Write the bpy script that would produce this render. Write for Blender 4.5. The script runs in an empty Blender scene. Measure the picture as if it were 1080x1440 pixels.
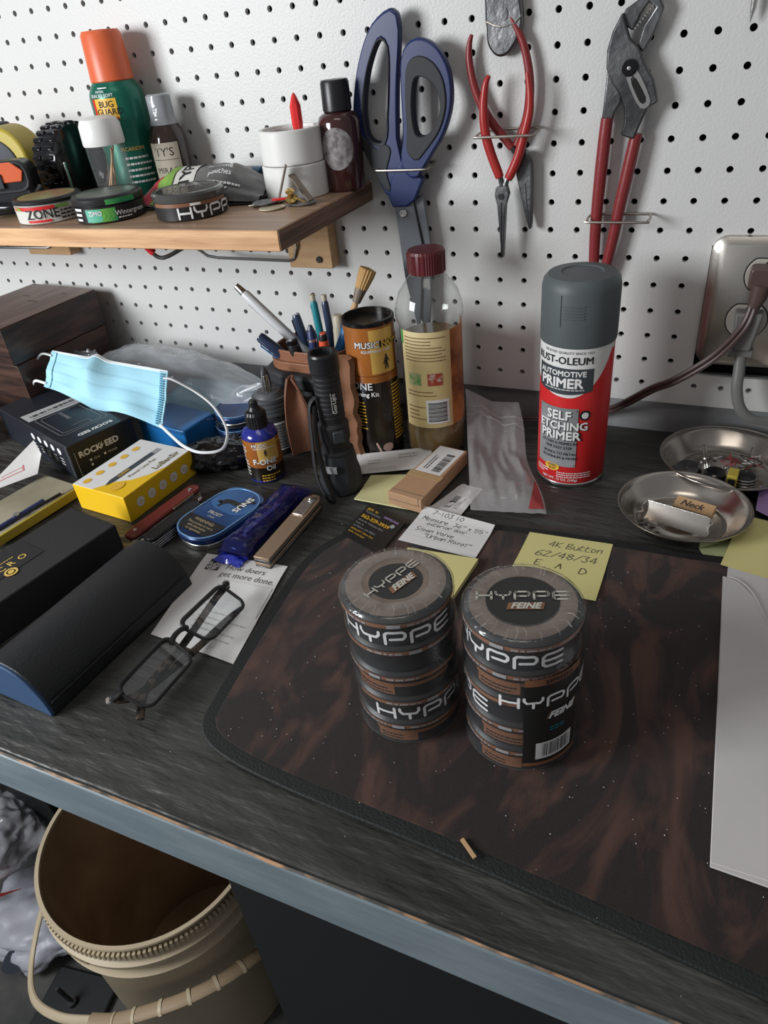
import bpy, math, random
from mathutils import Vector, Matrix, noise

random.seed(7)
R = math.radians
scene = bpy.context.scene
COL = scene.collection

# ------------------------------------------------------------------ camera
cam_d = bpy.data.cameras.new('camera')
cam_d.sensor_fit = 'HORIZONTAL'
cam_d.sensor_width = 36.0
cam_d.lens = 36.0 * 998.77 / 1080.0
cam_d.clip_start = 0.01
cam = bpy.data.objects.new('camera', cam_d)
COL.objects.link(cam)
def cam_matrix(loc, yaw, pitch, roll):
    cy, sy, cp, sp = math.cos(yaw), math.sin(yaw), math.cos(pitch), math.sin(pitch)
    f = Vector((sy * cp, cy * cp, sp))
    r = Vector((cy, -sy, 0))
    u = r.cross(f)
    r2 = r * math.cos(roll) + u * math.sin(roll)
    u2 = u * math.cos(roll) - r * math.sin(roll)
    m = Matrix((r2, u2, -f)).transposed().to_4x4()
    m.translation = Vector(loc)
    return m
cam.matrix_world = cam_matrix((0.2330, -0.7292, 0.3940), -0.4748, -0.6033, -0.1140)
scene.camera = cam

# ------------------------------------------------------------------ light
world = bpy.data.worlds.new('world')
scene.world = world
world.use_nodes = True
wn = world.node_tree
wn.nodes['Background'].inputs[0].default_value = (0.95, 0.97, 1.0, 1)
wn.nodes['Background'].inputs[1].default_value = 0.22
def area(name, loc, target, sx, sy, power, color):
    d = bpy.data.lights.new(name, 'AREA')
    d.shape = 'RECTANGLE'; d.size = sx; d.size_y = sy; d.energy = power; d.color = color
    o = bpy.data.objects.new(name, d)
    COL.objects.link(o)
    o.location = loc
    o.rotation_euler = (Vector(target) - Vector(loc)).to_track_quat('-Z', 'Y').to_euler()
    return o
# daylight from a window opening to the left of the bench
area('window_daylight', (-0.90, -1.15, 0.52), (-0.15, 0.0, 0.10), 0.50, 0.45, 20, (0.955, 0.98, 1.0))
# fill added from above to warm the right side; no lamp known there
area('added_warm_fill', (0.2, -1.0, 1.75), (0.1, -0.2, 0.0), 0.9, 0.35, 3.2, (1.0, 0.92, 0.82))
scene.view_settings.view_transform = 'Standard'
scene.view_settings.look = 'None'
scene.view_settings.gamma = 1.0
scene.view_settings.use_curve_mapping = False
scene.view_settings.exposure = 0.0

# ------------------------------------------------------------------ materials
def mat(name, col, rough=0.5, metal=0.0, col2=None, nscale=20, nmap=(1, 1, 1), bump=0.0, bscale=200, bmap=(1, 1, 1),
        contrast=(0.4, 0.6), trans=0.0, alpha=1.0, ior=1.45, coat=0.0, sheen=0.0, wave=False, detail=4, rough2=None, dist=0.0):
    m = bpy.data.materials.new(name)
    m.use_nodes = True
    nt = m.node_tree
    b = nt.nodes['Principled BSDF']
    b.inputs['Base Color'].default_value = (*col, 1)
    b.inputs['Roughness'].default_value = rough
    b.inputs['Metallic'].default_value = metal
    b.inputs['IOR'].default_value = ior
    b.inputs['Transmission Weight'].default_value = trans
    b.inputs['Alpha'].default_value = alpha
    b.inputs['Coat Weight'].default_value = coat
    b.inputs['Sheen Weight'].default_value = sheen
    tc = nt.nodes.new('ShaderNodeTexCoord')
    if col2 is not None:
        mp = nt.nodes.new('ShaderNodeMapping')
        mp.inputs['Scale'].default_value = nmap
        nt.links.new(tc.outputs['Object'], mp.inputs[0])
        if wave:
            n = nt.nodes.new('ShaderNodeTexWave')
            n.inputs['Scale'].default_value = nscale
            n.inputs['Distortion'].default_value = 6
            n.inputs['Detail'].default_value = 3
            n.inputs['Detail Scale'].default_value = 1.5
        else:
            n = nt.nodes.new('ShaderNodeTexNoise')
            n.inputs['Scale'].default_value = nscale
            n.inputs['Detail'].default_value = detail
            n.inputs['Distortion'].default_value = dist
        nt.links.new(mp.outputs[0], n.inputs[0])
        cr = nt.nodes.new('ShaderNodeValToRGB')
        cr.color_ramp.elements[0].position = contrast[0]
        cr.color_ramp.elements[1].position = contrast[1]
        cr.color_ramp.elements[0].color = (*col, 1)
        cr.color_ramp.elements[1].color = (*col2, 1)
        nt.links.new(n.outputs[1 if wave else 0], cr.inputs[0])
        nt.links.new(cr.outputs[0], b.inputs['Base Color'])
        if rough2 is not None:
            mr = nt.nodes.new('ShaderNodeMapRange')
            mr.inputs[1].default_value = contrast[0]; mr.inputs[2].default_value = contrast[1]
            mr.inputs[3].default_value = rough; mr.inputs[4].default_value = rough2
            nt.links.new(n.outputs[1 if wave else 0], mr.inputs[0])
            nt.links.new(mr.outputs[0], b.inputs['Roughness'])
    if bump:
        mp2 = nt.nodes.new('ShaderNodeMapping')
        mp2.inputs['Scale'].default_value = bmap
        nt.links.new(tc.outputs['Object'], mp2.inputs[0])
        n2 = nt.nodes.new('ShaderNodeTexNoise')
        n2.inputs['Scale'].default_value = bscale
        n2.inputs['Detail'].default_value = 3
        nt.links.new(mp2.outputs[0], n2.inputs[0])
        bp = nt.nodes.new('ShaderNodeBump')
        bp.inputs['Strength'].default_value = min(1.0, bump)
        bp.inputs['Distance'].default_value = 0.001 * max(1.0, bump)
        nt.links.new(n2.outputs[0], bp.inputs['Height'])
        nt.links.new(bp.outputs[0], b.inputs['Normal'])
    return m

def film(name, tint=(1, 1, 1), haze=0.08, hazecol=(0.8, 0.82, 0.85), rough=0.12, bump=0.6, bscale=60, ior=1.5, gl=1.0):
    """thin clear plastic: transparent + fresnel gloss + a little milky diffuse"""
    m = bpy.data.materials.new(name)
    m.use_nodes = True
    nt = m.node_tree
    nt.nodes.remove(nt.nodes['Principled BSDF'])
    out = nt.nodes['Material Output']
    tr = nt.nodes.new('ShaderNodeBsdfTransparent'); tr.inputs[0].default_value = (*tint, 1)
    df = nt.nodes.new('ShaderNodeBsdfDiffuse'); df.inputs[0].default_value = (*hazecol, 1)
    go = nt.nodes.new('ShaderNodeBsdfGlossy'); go.inputs['Roughness'].default_value = rough
    fr = nt.nodes.new('ShaderNodeFresnel'); fr.inputs['IOR'].default_value = ior
    ge = nt.nodes.new('ShaderNodeNewGeometry')      # same reflectance from either side of the film
    k1 = nt.nodes.new('ShaderNodeMath'); k1.operation = 'MULTIPLY_ADD'; k1.inputs[1].default_value = -2; k1.inputs[2].default_value = 1
    k2 = nt.nodes.new('ShaderNodeMath'); k2.operation = 'POWER'; k2.inputs[0].default_value = ior
    nt.links.new(ge.outputs['Backfacing'], k1.inputs[0]); nt.links.new(k1.outputs[0], k2.inputs[1]); nt.links.new(k2.outputs[0], fr.inputs['IOR'])
    m1 = nt.nodes.new('ShaderNodeMixShader'); m1.inputs[0].default_value = haze
    m2 = nt.nodes.new('ShaderNodeMixShader')
    nt.links.new(tr.outputs[0], m1.inputs[1]); nt.links.new(df.outputs[0], m1.inputs[2])
    nt.links.new(fr.outputs[0], m2.inputs[0]); nt.links.new(m1.outputs[0], m2.inputs[1]); nt.links.new(go.outputs[0], m2.inputs[2])
    nt.links.new(m2.outputs[0], out.inputs[0])
    if bump:
        tc = nt.nodes.new('ShaderNodeTexCoord')
        n2 = nt.nodes.new('ShaderNodeTexNoise'); n2.inputs['Scale'].default_value = bscale; n2.inputs['Detail'].default_value = 3
        n2.inputs['Distortion'].default_value = 1.0
        nt.links.new(tc.outputs['Object'], n2.inputs[0])
        bp = nt.nodes.new('ShaderNodeBump'); bp.inputs['Strength'].default_value = bump; bp.inputs['Distance'].default_value = 0.004
        nt.links.new(n2.outputs[0], bp.inputs['Height'])
        nt.links.new(bp.outputs[0], go.inputs['Normal']); nt.links.new(bp.outputs[0], fr.inputs['Normal'])
    return m

K = {}
K['peg'] = mat('white_pegboard_paint', (0.62, 0.62, 0.61), 0.42, bump=0.35, bscale=420)
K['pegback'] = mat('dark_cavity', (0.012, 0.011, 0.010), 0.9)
K['ply'] = mat('grey_painted_backboard', (0.20, 0.205, 0.21), 0.5, bump=0.5, bscale=120, col2=(0.26, 0.265, 0.27), nscale=9)
K['bench'] = mat('dark_bench_paint', (0.030, 0.030, 0.027), 0.38, col2=(0.048, 0.048, 0.044), nscale=10, nmap=(0.6, 3, 1), bump=4.5, bscale=30, bmap=(0.8, 3.0, 1), rough2=0.52)
K['apron'] = mat('blue_grey_apron_paint', (0.15, 0.19, 0.215), 0.45, col2=(0.20, 0.245, 0.27), nscale=18, nmap=(0.5, 2, 2), bump=0.8, bscale=40, bmap=(0.5, 2, 2))
K['bare'] = mat('bare_wood_edge', (0.42, 0.24, 0.13), 0.7, col2=(0.08, 0.07, 0.06), nscale=45, contrast=(0.45, 0.62))
K['legblk'] = mat('black_leg_and_shade_paint', (0.010, 0.011, 0.012), 0.5)  # paint of the legs, also the black that stands in for under-bench shade
K['concrete'] = mat('dark_concrete', (0.045, 0.045, 0.045), 0.85, col2=(0.075, 0.073, 0.07), nscale=14, bump=0.6, bscale=90)
K['shelf'] = mat('pine_shelf', (0.66, 0.40, 0.21), 0.5, col2=(0.46, 0.245, 0.115), nscale=9, nmap=(1.2, 14, 14), bump=0.2, bscale=60, bmap=(1, 12, 12), contrast=(0.38, 0.66))
K['shelftop'] = mat('shelf_top_wood', (0.38, 0.25, 0.165), 0.42, col2=(0.27, 0.17, 0.11), nscale=9, nmap=(1.0, 12, 12), contrast=(0.35, 0.65))
K['shelfend'] = mat('shelf_end_grain', (0.19, 0.105, 0.07), 0.6, col2=(0.075, 0.04, 0.028), nscale=30, nmap=(1, 0.25, 6), contrast=(0.4, 0.62))
K['cleat'] = mat('pale_wood', (0.56, 0.36, 0.19), 0.6, col2=(0.46, 0.28, 0.14), nscale=12, nmap=(1, 1, 8))
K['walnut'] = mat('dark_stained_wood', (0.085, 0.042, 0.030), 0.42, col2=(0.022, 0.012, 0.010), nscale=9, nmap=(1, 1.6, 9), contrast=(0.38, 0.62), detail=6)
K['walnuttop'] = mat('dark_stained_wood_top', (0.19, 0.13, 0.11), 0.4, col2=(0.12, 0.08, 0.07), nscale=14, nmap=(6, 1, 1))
K['orangewood'] = mat('orange_wood', (0.50, 0.20, 0.085), 0.45, col2=(0.34, 0.12, 0.05), nscale=16, nmap=(1, 1, 6))
K['steel'] = mat('bright_steel', (0.62, 0.61, 0.59), 0.26, 1.0, bump=0.15, bscale=300)
K['brushed'] = mat('brushed_steel_plate', (0.50, 0.475, 0.44), 0.38, 1.0, col2=(0.40, 0.375, 0.35), nscale=5, bump=0.1, bscale=80, bmap=(1, 1, 30))
K['tray'] = mat('stainless_tray', (0.50, 0.46, 0.42), 0.24, 1.0, col2=(0.42, 0.385, 0.35), nscale=12, bump=0.1, bscale=25)
K['darksteel'] = mat('dark_tool_steel', (0.10, 0.10, 0.105), 0.36, 1.0, col2=(0.20, 0.20, 0.205), nscale=30, bump=0.4, bscale=160)
K['wire'] = mat('zinc_wire', (0.42, 0.39, 0.35), 0.35, 1.0)
K['darkwire'] = mat('grey_wire', (0.20, 0.20, 0.20), 0.4, 0.9)
K['blackp'] = mat('black_plastic', (0.012, 0.012, 0.014), 0.35)
K['blackm'] = mat('matte_black', (0.014, 0.014, 0.016), 0.6)
K['blackg'] = mat('gloss_black', (0.008, 0.008, 0.010), 0.15)
K['rubber'] = mat('charcoal_rubber', (0.022, 0.024, 0.028), 0.62)
K['navy'] = mat('navy_plastic', (0.018, 0.031, 0.110), 0.36)
K['white'] = mat('white_plastic', (0.72, 0.72, 0.70), 0.35)
K['paper'] = mat('white_paper', (0.66, 0.65, 0.64), 0.75, bump=0.15, bscale=80)
K['env'] = mat('envelope_paper', (0.56, 0.53, 0.53), 0.8, col2=(0.50, 0.48, 0.48), nscale=8)
K['yellow'] = mat('yellow_note', (0.62, 0.56, 0.24), 0.8)
K['yellow2'] = mat('pale_yellow_note', (0.66, 0.63, 0.33), 0.8)
K['purple'] = mat('purple_note', (0.40, 0.25, 0.50), 0.8)
K['ink'] = mat('black_ink', (0.012, 0.012, 0.014), 0.6)
K['pencil'] = mat('grey_ink', (0.10, 0.095, 0.08), 0.7)
K['wht'] = mat('white_print', (0.75, 0.75, 0.75), 0.4)
K['gryp'] = mat('grey_print', (0.32, 0.32, 0.33), 0.5)
K['gold'] = mat('gold_print', (0.62, 0.42, 0.10), 0.4)
K['copper'] = mat('copper_brown_print', (0.21, 0.095, 0.050), 0.42)
K['orangep'] = mat('orange_print', (0.62, 0.20, 0.06), 0.4)
K['redp'] = mat('red_paint', (0.60, 0.022, 0.025), 0.35)
K['redgrip'] = mat('red_dipped_grip', (0.22, 0.026, 0.028), 0.33, bump=0.2, bscale=100)
K['redgrip2'] = mat('bright_red_dipped_grip', (0.36, 0.026, 0.022), 0.3)
K['maroon'] = mat('maroon_cap', (0.105, 0.012, 0.016), 0.4)
K['greycap'] = mat('primer_grey_cap', (0.085, 0.10, 0.105), 0.5)
K['tan'] = mat('tan_lid_ring', (0.21, 0.165, 0.13), 0.45, col2=(0.13, 0.10, 0.082), nscale=60, contrast=(0.35, 0.7))
K['mat'] = mat('brown_pile_mat', (0.013, 0.0065, 0.0055), 0.85, col2=(0.088, 0.037, 0.025), nscale=12, nmap=(1.7, 0.75, 1), contrast=(0.47, 0.66), dist=2.2, bump=1.0, bscale=2200, sheen=0.1, detail=5)
K['matedge'] = mat('black_mat_binding', (0.010, 0.011, 0.011), 0.7, bump=0.6, bscale=600)
K['film'] = film('shrink_wrap_film', haze=0.025, rough=0.10, bump=0.5, bscale=45)
K['bag'] = film('clear_poly_bag', haze=0.36, hazecol=(0.74, 0.79, 0.84), rough=0.10, bump=0.8, bscale=38)
K['zip'] = film('grey_zip_bag', haze=0.24, hazecol=(0.66, 0.64, 0.64), rough=0.16, bump=0.7, bscale=30)
K['smoke'] = film('smoky_black_bag', tint=(0.25, 0.26, 0.28), haze=0.35, hazecol=(0.02, 0.02, 0.023), rough=0.1, bump=0.9, bscale=45)
K['bluefilm'] = film('blue_plastic_wrap', tint=(0.45, 0.50, 0.97), haze=0.16, hazecol=(0.02, 0.03, 0.30), rough=0.12, bump=0.7, bscale=50)
K['pet'] = film('clear_bottle_plastic', tint=(0.93, 0.94, 0.93), haze=0.03, rough=0.06, bump=0.05, bscale=10, ior=1.5)
K['jar'] = film('clear_jar_plastic', tint=(0.95, 0.95, 0.95), haze=0.05, rough=0.08, bump=0.1, bscale=20)
K['lens'] = film('spectacle_lens', tint=(0.95, 0.96, 0.96), haze=0.01, rough=0.03, bump=0.0, ior=1.6)
K['oil'] = mat('amber_oil', (0.17, 0.10, 0.022), 0.2, trans=0.0, coat=0.5)
K['cream'] = mat('dirty_cream_plastic', (0.46, 0.38, 0.26), 0.5, col2=(0.34, 0.26, 0.17), nscale=7, contrast=(0.52, 0.8), bump=0.2, bscale=60)
K['dirt'] = mat('dirty_bucket_inside', (0.33, 0.235, 0.15), 0.6, col2=(0.20, 0.13, 0.075), nscale=9, contrast=(0.35, 0.7), bump=0.3, bscale=30)
K['card'] = mat('brown_cardboard', (0.42, 0.25, 0.14), 0.75, bump=0.15, bscale=90)
K['leather'] = mat('brown_leather', (0.24, 0.10, 0.05), 0.5, col2=(0.15, 0.06, 0.03), nscale=14, bump=0.5, bscale=180)
K['rough_leather'] = mat('raw_leather_edge', (0.19, 0.085, 0.042), 0.8, bump=1.0, bscale=140)
K['maskblue'] = mat('blue_mask_fabric', (0.36, 0.66, 0.80), 0.75, bump=0.2, bscale=500)
K['elastic'] = mat('white_elastic', (0.75, 0.78, 0.80), 0.7)
K['pick'] = mat('tan_tortoise', (0.42, 0.28, 0.14), 0.3)
K['bristle'] = mat('tan_bristle', (0.50, 0.30, 0.12), 0.8, bump=0.8, bscale=300, bmap=(1, 1, 0.1))

# ------------------------------------------------------------------ object helpers
def tag(o, label=None, cat=None, group=None, kind=None):
    if label: o['label'] = label
    if cat: o['category'] = cat
    if group: o['group'] = group
    if kind: o['kind'] = kind
    return o

def thing(name, label, cat, loc=(0, 0, 0), rot=(0, 0, 0), group=None):
    o = bpy.data.objects.new(name, None)
    o.empty_display_size = 0.02
    COL.objects.link(o)
    o.location = loc
    o.rotation_euler = rot if not isinstance(rot, (int, float)) else (0, 0, rot)
    tag(o, label, cat, group)
    return o

def copy_tree(o, parent=None):
    c = o.copy(); COL.objects.link(c); c.parent = parent
    for ch in list(o.children): copy_tree(ch, c)
    return c

class MB:
    def __init__(s): s.v = []; s.f = []
    def add(s, v, f, m=None):
        n = len(s.v)
        s.v += [tuple(m @ Vector(p)) if m is not None else tuple(p) for p in v]
        s.f += [tuple(i + n for i in q) for q in f]
        return s
    def box(s, c, d, m=None):
        x, y, z = d[0] / 2, d[1] / 2, d[2] / 2
        v = [(c[0] + a * x, c[1] + b * y, c[2] + e * z) for e in (-1, 1) for b in (-1, 1) for a in (-1, 1)]
        return s.add(v, [(0, 2, 3, 1), (4, 5, 7, 6), (0, 1, 5, 4), (2, 6, 7, 3), (0, 4, 6, 2), (1, 3, 7, 5)], m)
    def lathe(s, prof, n=32, m=None, a0=0, a1=2 * math.pi, rfn=None):
        """profile (r, z) revolved about z; r=0 ends close"""
        full = abs(a1 - a0) > 6.28
        nn = n if full else n + 1
        v = []; f = []
        for r, z in prof:
            for i in range(nn):
                a = a0 + (a1 - a0) * i / n
                k = rfn(a, z) if rfn else 1
                v.append((r * k * math.sin(a), -r * k * math.cos(a), z))
        for j in range(len(prof) - 1):
            for i in range(n):
                i2 = (i + 1) % nn if full else i + 1
                a, b, c, d = j * nn + i, j * nn + i2, (j + 1) * nn + i2, (j + 1) * nn + i
                if prof[j][0] < 1e-7: f.append((a, c, d))
                elif prof[j + 1][0] < 1e-7: f.append((a, b, d))
                else: f.append((a, b, c, d))
        return s.add(v, f, m)
    def tube(s, path, rad, n=8, closed=False, cap=True, flat=1.0, m=None):
        P = [Vector(p) for p in path]; N = len(P)
        rr = rad if isinstance(rad, (list, tuple)) else [rad] * N
        v = []; f = []; up = None
        for i in range(N):
            a = P[(i - 1) % N] if (closed or i > 0) else P[i]
            b = P[(i + 1) % N] if (closed or i < N - 1) else P[i]
            t = (b - a).normalized()
            if up is None:
                up = Vector((0, 0, 1)) if abs(t.z) < 0.9 else Vector((0, 1, 0))
            x = t.cross(up).normalized(); up = x.cross(t).normalized()
            for k in range(n):
                w = 2 * math.pi * k / n
                v.append(P[i] + x * (rr[i] * math.cos(w)) + up * (rr[i] * math.sin(w) * flat))
        for i in range(N if closed else N - 1):
            j = (i + 1) % N
            for k in range(n):
                k2 = (k + 1) % n
                f.append((i * n + k, i * n + k2, j * n + k2, j * n + k))
        if cap and not closed:
            f.append(tuple(range(n))); f.append(tuple(reversed(range((N - 1) * n, N * n))))
        return s.add(v, f, m)
    def prism(s, poly, z0, z1, m=None):
        n = len(poly)
        v = [(p[0], p[1], z0) for p in poly] + [(p[0], p[1], z1) for p in poly]
        f = [tuple(reversed(range(n))), tuple(range(n, 2 * n))]
        f += [(i, (i + 1) % n, n + (i + 1) % n, n + i) for i in range(n)]
        return s.add(v, f, m)
    def ring(s, outer, inner, z0, z1, m=None):
        """prism with a hole; outer and inner have equal counts"""
        n = len(outer)
        v = [(p[0], p[1], z) for z in (z0, z1) for L in (outer, inner) for p in L]
        f = []
        for i in range(n):
            j = (i + 1) % n
            f += [(i, n + i, n + j, j), (2 * n + i, 2 * n + j, 3 * n + j, 3 * n + i), (i, j, 2 * n + j, 2 * n + i), (n + i, 3 * n + i, 3 * n + j, n + j)]
        return s.add(v, f, m)
    def sheet(s, fn, nu, nv, th=0.0, m=None):
        """grid fn(u, v) -> point; optional thickness along -z (or normal)"""
        top = [Vector(fn(i / nu, j / nv)) for j in range(nv + 1) for i in range(nu + 1)]
        w = nu + 1
        F = [(j * w + i, j * w + i + 1, (j + 1) * w + i + 1, (j + 1) * w + i) for j in range(nv) for i in range(nu)]
        if not th: return s.add(top, F, m)
        nrm = [Vector((0, 0, 0)) for _ in top]
        for q in F:
            k = (top[q[1]] - top[q[0]]).cross(top[q[3]] - top[q[0]])
            for i in q: nrm[i] += k
        bot = [p - (k.normalized() if k.length else Vector((0, 0, 1))) * th for p, k in zip(top, nrm)]
        n = len(top)
        f = F + [tuple(reversed([i + n for i in q])) for q in F]
        b = list(range(nu)) + [nu + w * j for j in range(nv)] + [nv * w + i for i in range(nu, 0, -1)] + [w * j for j in range(nv, 0, -1)]
        f += [(b[(i + 1) % len(b)], b[i], b[i] + n, b[(i + 1) % len(b)] + n) for i in range(len(b))]
        return s.add(top + bot, f, m)
    def build(s, name, material, parent=None, smooth=38, bevel=0, loc=None, rot=None, sub=0):
        me = bpy.data.meshes.new(name)
        me.from_pydata([tuple(p) for p in s.v], [], s.f)
        me.validate()
        if smooth:
            me.shade_smooth(); me.set_sharp_from_angle(angle=R(smooth))
        me.materials.append(material)
        o = bpy.data.objects.new(name, me)
        COL.objects.link(o)
        o.parent = parent
        if loc is not None: o.location = loc
        if rot is not None: o.rotation_euler = rot
        if bevel:
            md = o.modifiers.new('bevel', 'BEVEL'); md.width = bevel; md.segments = 2; md.limit_method = 'ANGLE'; md.angle_limit = R(40)
        if sub:
            md = o.modifiers.new('sub', 'SUBSURF'); md.levels = sub; md.render_levels = sub
        return o

def T(x, y, z, rx=0, ry=0, rz=0):
    return Matrix.Translation((x, y, z)) @ Matrix.Rotation(rz, 4, 'Z') @ Matrix.Rotation(ry, 4, 'Y') @ Matrix.Rotation(rx, 4, 'X')
def frame(O, X, Y):
    """local x,y,z -> world with x along X, y along Y"""
    X = Vector(X).normalized(); Y = Vector(Y); Y = (Y - X * X.dot(Y)).normalized(); Z = X.cross(Y)
    m = Matrix((X, Y, Z)).transposed().to_4x4(); m.translation = Vector(O)
    return m
WALL = Matrix(((1, 0, 0, 0), (0, 0, -1, 0), (0, 1, 0, 0), (0, 0, 0, 1)))   # (x, z, out) -> world; local +z sticks out of the wall
def rrect(w, h, r, n=4, cx=0, cy=0):
    p = []
    for sx, sy, a in ((1, 1, 0), (-1, 1, 90), (-1, -1, 180), (1, -1, 270)):
        for i in range(n + 1):
            t = R(a + 90 * i / n)
            p.append((cx + sx * (w / 2 - r) + r * math.cos(t), cy + sy * (h / 2 - r) + r * math.sin(t)))
    return p
def circ(r, n=24, cx=0, cy=0):
    return [(cx + r * math.cos(2 * math.pi * i / n), cy + r * math.sin(2 * math.pi * i / n)) for i in range(n)]
def smooth_path(P, k=6, closed=False):
    P = [Vector(p) for p in P]; n = len(P); out = []
    for i in range(n if closed else n - 1):
        p0 = P[(i - 1) % n] if (closed or i > 0) else P[i]
        p1, p2 = P[i], P[(i + 1) % n]
        p3 = P[(i + 2) % n] if (closed or i < n - 2) else p2
        for j in range(k):
            t = j / k
            out.append(0.5 * ((2 * p1) + (p2 - p0) * t + (2 * p0 - 5 * p1 + 4 * p2 - p3) * t * t + (3 * p1 - p0 - 3 * p2 + p3) * t ** 3))
    if not closed: out.append(P[-1])
    return out
def nz(x, y, z, s=1.0): return noise.noise(Vector((x * s, y * s, z * s)))

# ------------------------------------------------------------------ print: flat lettering laid on real surfaces
_tc = {}
def glyphs(body, size=1.0, bold=0.0, shear=0.0, align='LEFT'):
    if bold:                       # heavier strokes: the same outlines laid down a few times with small shifts
        b0, f0 = glyphs(body, size, 0.0, shear, align)
        V = []; F = []
        for dx, dy in ((-1, 0), (1, 0), (0, -1), (0, 1), (.7, .7), (-.7, -.7), (0, 0)):
            n = len(V); V += [(x + dx * bold * size, y + dy * bold * size) for x, y in b0]; F += [tuple(i + n for i in q) for q in f0]
        return V, F
    key = (body, bold, shear, align)
    if key not in _tc:
        c = bpy.data.curves.new('t', 'FONT')
        c.body = body; c.size = 1.0; c.offset = bold; c.shear = shear; c.align_x = align
        c.resolution_u = 2; c.fill_mode = 'FRONT'
        o = bpy.data.objects.new('t', c)
        me = o.to_mesh()
        _tc[key] = ([(v.co.x, v.co.y) for v in me.vertices], [tuple(p.vertices) for p in me.polygons])
        o.to_mesh_clear()
        bpy.data.objects.remove(o); bpy.data.curves.remove(c)
    v, f = _tc[key]
    return [(a * size, b * size) for a, b in v], f

def ribbon(path, w):
    v = []; f = []
    for a, b in zip(path, path[1:]):
        d = Vector((b[0] - a[0], b[1] - a[1]))
        if d.length < 1e-9: continue
        p = Vector((-d.y, d.x)).normalized() * w / 2
        steps = max(1, int(d.length / 0.004))
        n = len(v)
        for i in range(steps + 1):
            q = Vector(a) + d * (i / steps)
            v += [tuple(q + p), tuple(q - p)]
        f += [(n + 2 * i + 1, n + 2 * i + 3, n + 2 * i + 2, n + 2 * i) for i in range(steps)]
    for a in path:
        n = len(v)
        v += [(a[0] + w / 2 * math.cos(k * math.pi / 3), a[1] + w / 2 * math.sin(k * math.pi / 3)) for k in range(6)]
        f.append(tuple(range(n, n + 6)))
    return v, f

LOGO = {'H': [[(0, 0), (0, 6)], [(8, 0), (8, 6)], [(0, 3), (8, 3)]],
        'Y': [[(0, 6), (0, 4.5), (1.2, 3), (6.8, 3), (8, 4.5), (8, 6)], [(4, 3), (4, 0)]],
        'P': [[(0, 0), (0, 5), (1, 6), (7, 6), (8, 5), (8, 3.6), (7, 2.4), (2, 2.4)]],
        'E': [[(8, 0), (1.2, 0), (0, 1.2), (0, 4.8), (1.2, 6), (8, 6)], [(0, 3), (8, 3)]]}
def logo_word(word, h):
    v = []; f = []; x = 0; k = h / 6
    for ch in word:
        for st in LOGO[ch]:
            a, b = ribbon([((x + p[0]) * k, p[1] * k) for p in st], 1.25 * k)
            n = len(v); v += a; f += [tuple(i + n for i in q) for q in b]
        x += 10.4
    return v, f, (x - 2.4) * k

HW = {'M': '0006234640', 'e': '0232331402011030', 'a': '3314021031;3430', 's': '341403312000', 'u': '0401102031;3430', 'r': '0400;03143433',
      'x': '0430;3400', 't': '1601102030;0434', 'i': '1410', 'o': '140210313314', 'd': '3630;3314021031', 'S': '45260513423000', 'l': '1610',
      'n': '0400;03143430', 'V': '062046', 'v': '042034', 'U': '060110304146', 'b': '060000203133;0333', 'R': '0006364403;2340', 'y': '0422;3400',
      'G': '4526040220414323', 'D': '00062644422000', 'K': '0006;460340', 'B': '0006363403423000', 'E': '46060040;0333', 'A': '002640;1333',
      'N': '00064046', 'c': '3414021030', 'k': '0600;340230', '4': '30360242', '0': '26040220424426', '1': '2620', '2': '0526450040',
      '3': '064624422001', '5': '46060334422001', '6': '46140120413302', '8': '26054220024526', '9': '44240545403', '7': '064610', '/': '0046',
      '"': '1614;3634', '-': '0343', 'f': '3626151;'}
def hand(body, h, w=None, seed=1, slant=0.15):
    rnd = random.Random(seed); v = []; f = []; x = 0; k = h / 6
    for ch in body:
        if ch != ' ' and ch in HW:
            for st in HW[ch].split(';'):
                pts = [(int(st[i]), int(st[i + 1])) for i in range(0, len(st) - 1, 2)]
                if len(pts) < 2: continue
                pts = [((x + p[0] + slant * p[1] + rnd.uniform(-.25, .25)) * k, (p[1] + rnd.uniform(-.3, .3)) * k) for p in pts]
                a, b = ribbon(pts, w or h * 0.09)
                n = len(v); v += a; f += [tuple(i + n for i in q) for q in b]
        x += 5.2 if ch.isupper() or ch.isdigit() else (3.0 if ch in 'il 1' else 4.3)
    return v, f

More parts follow.
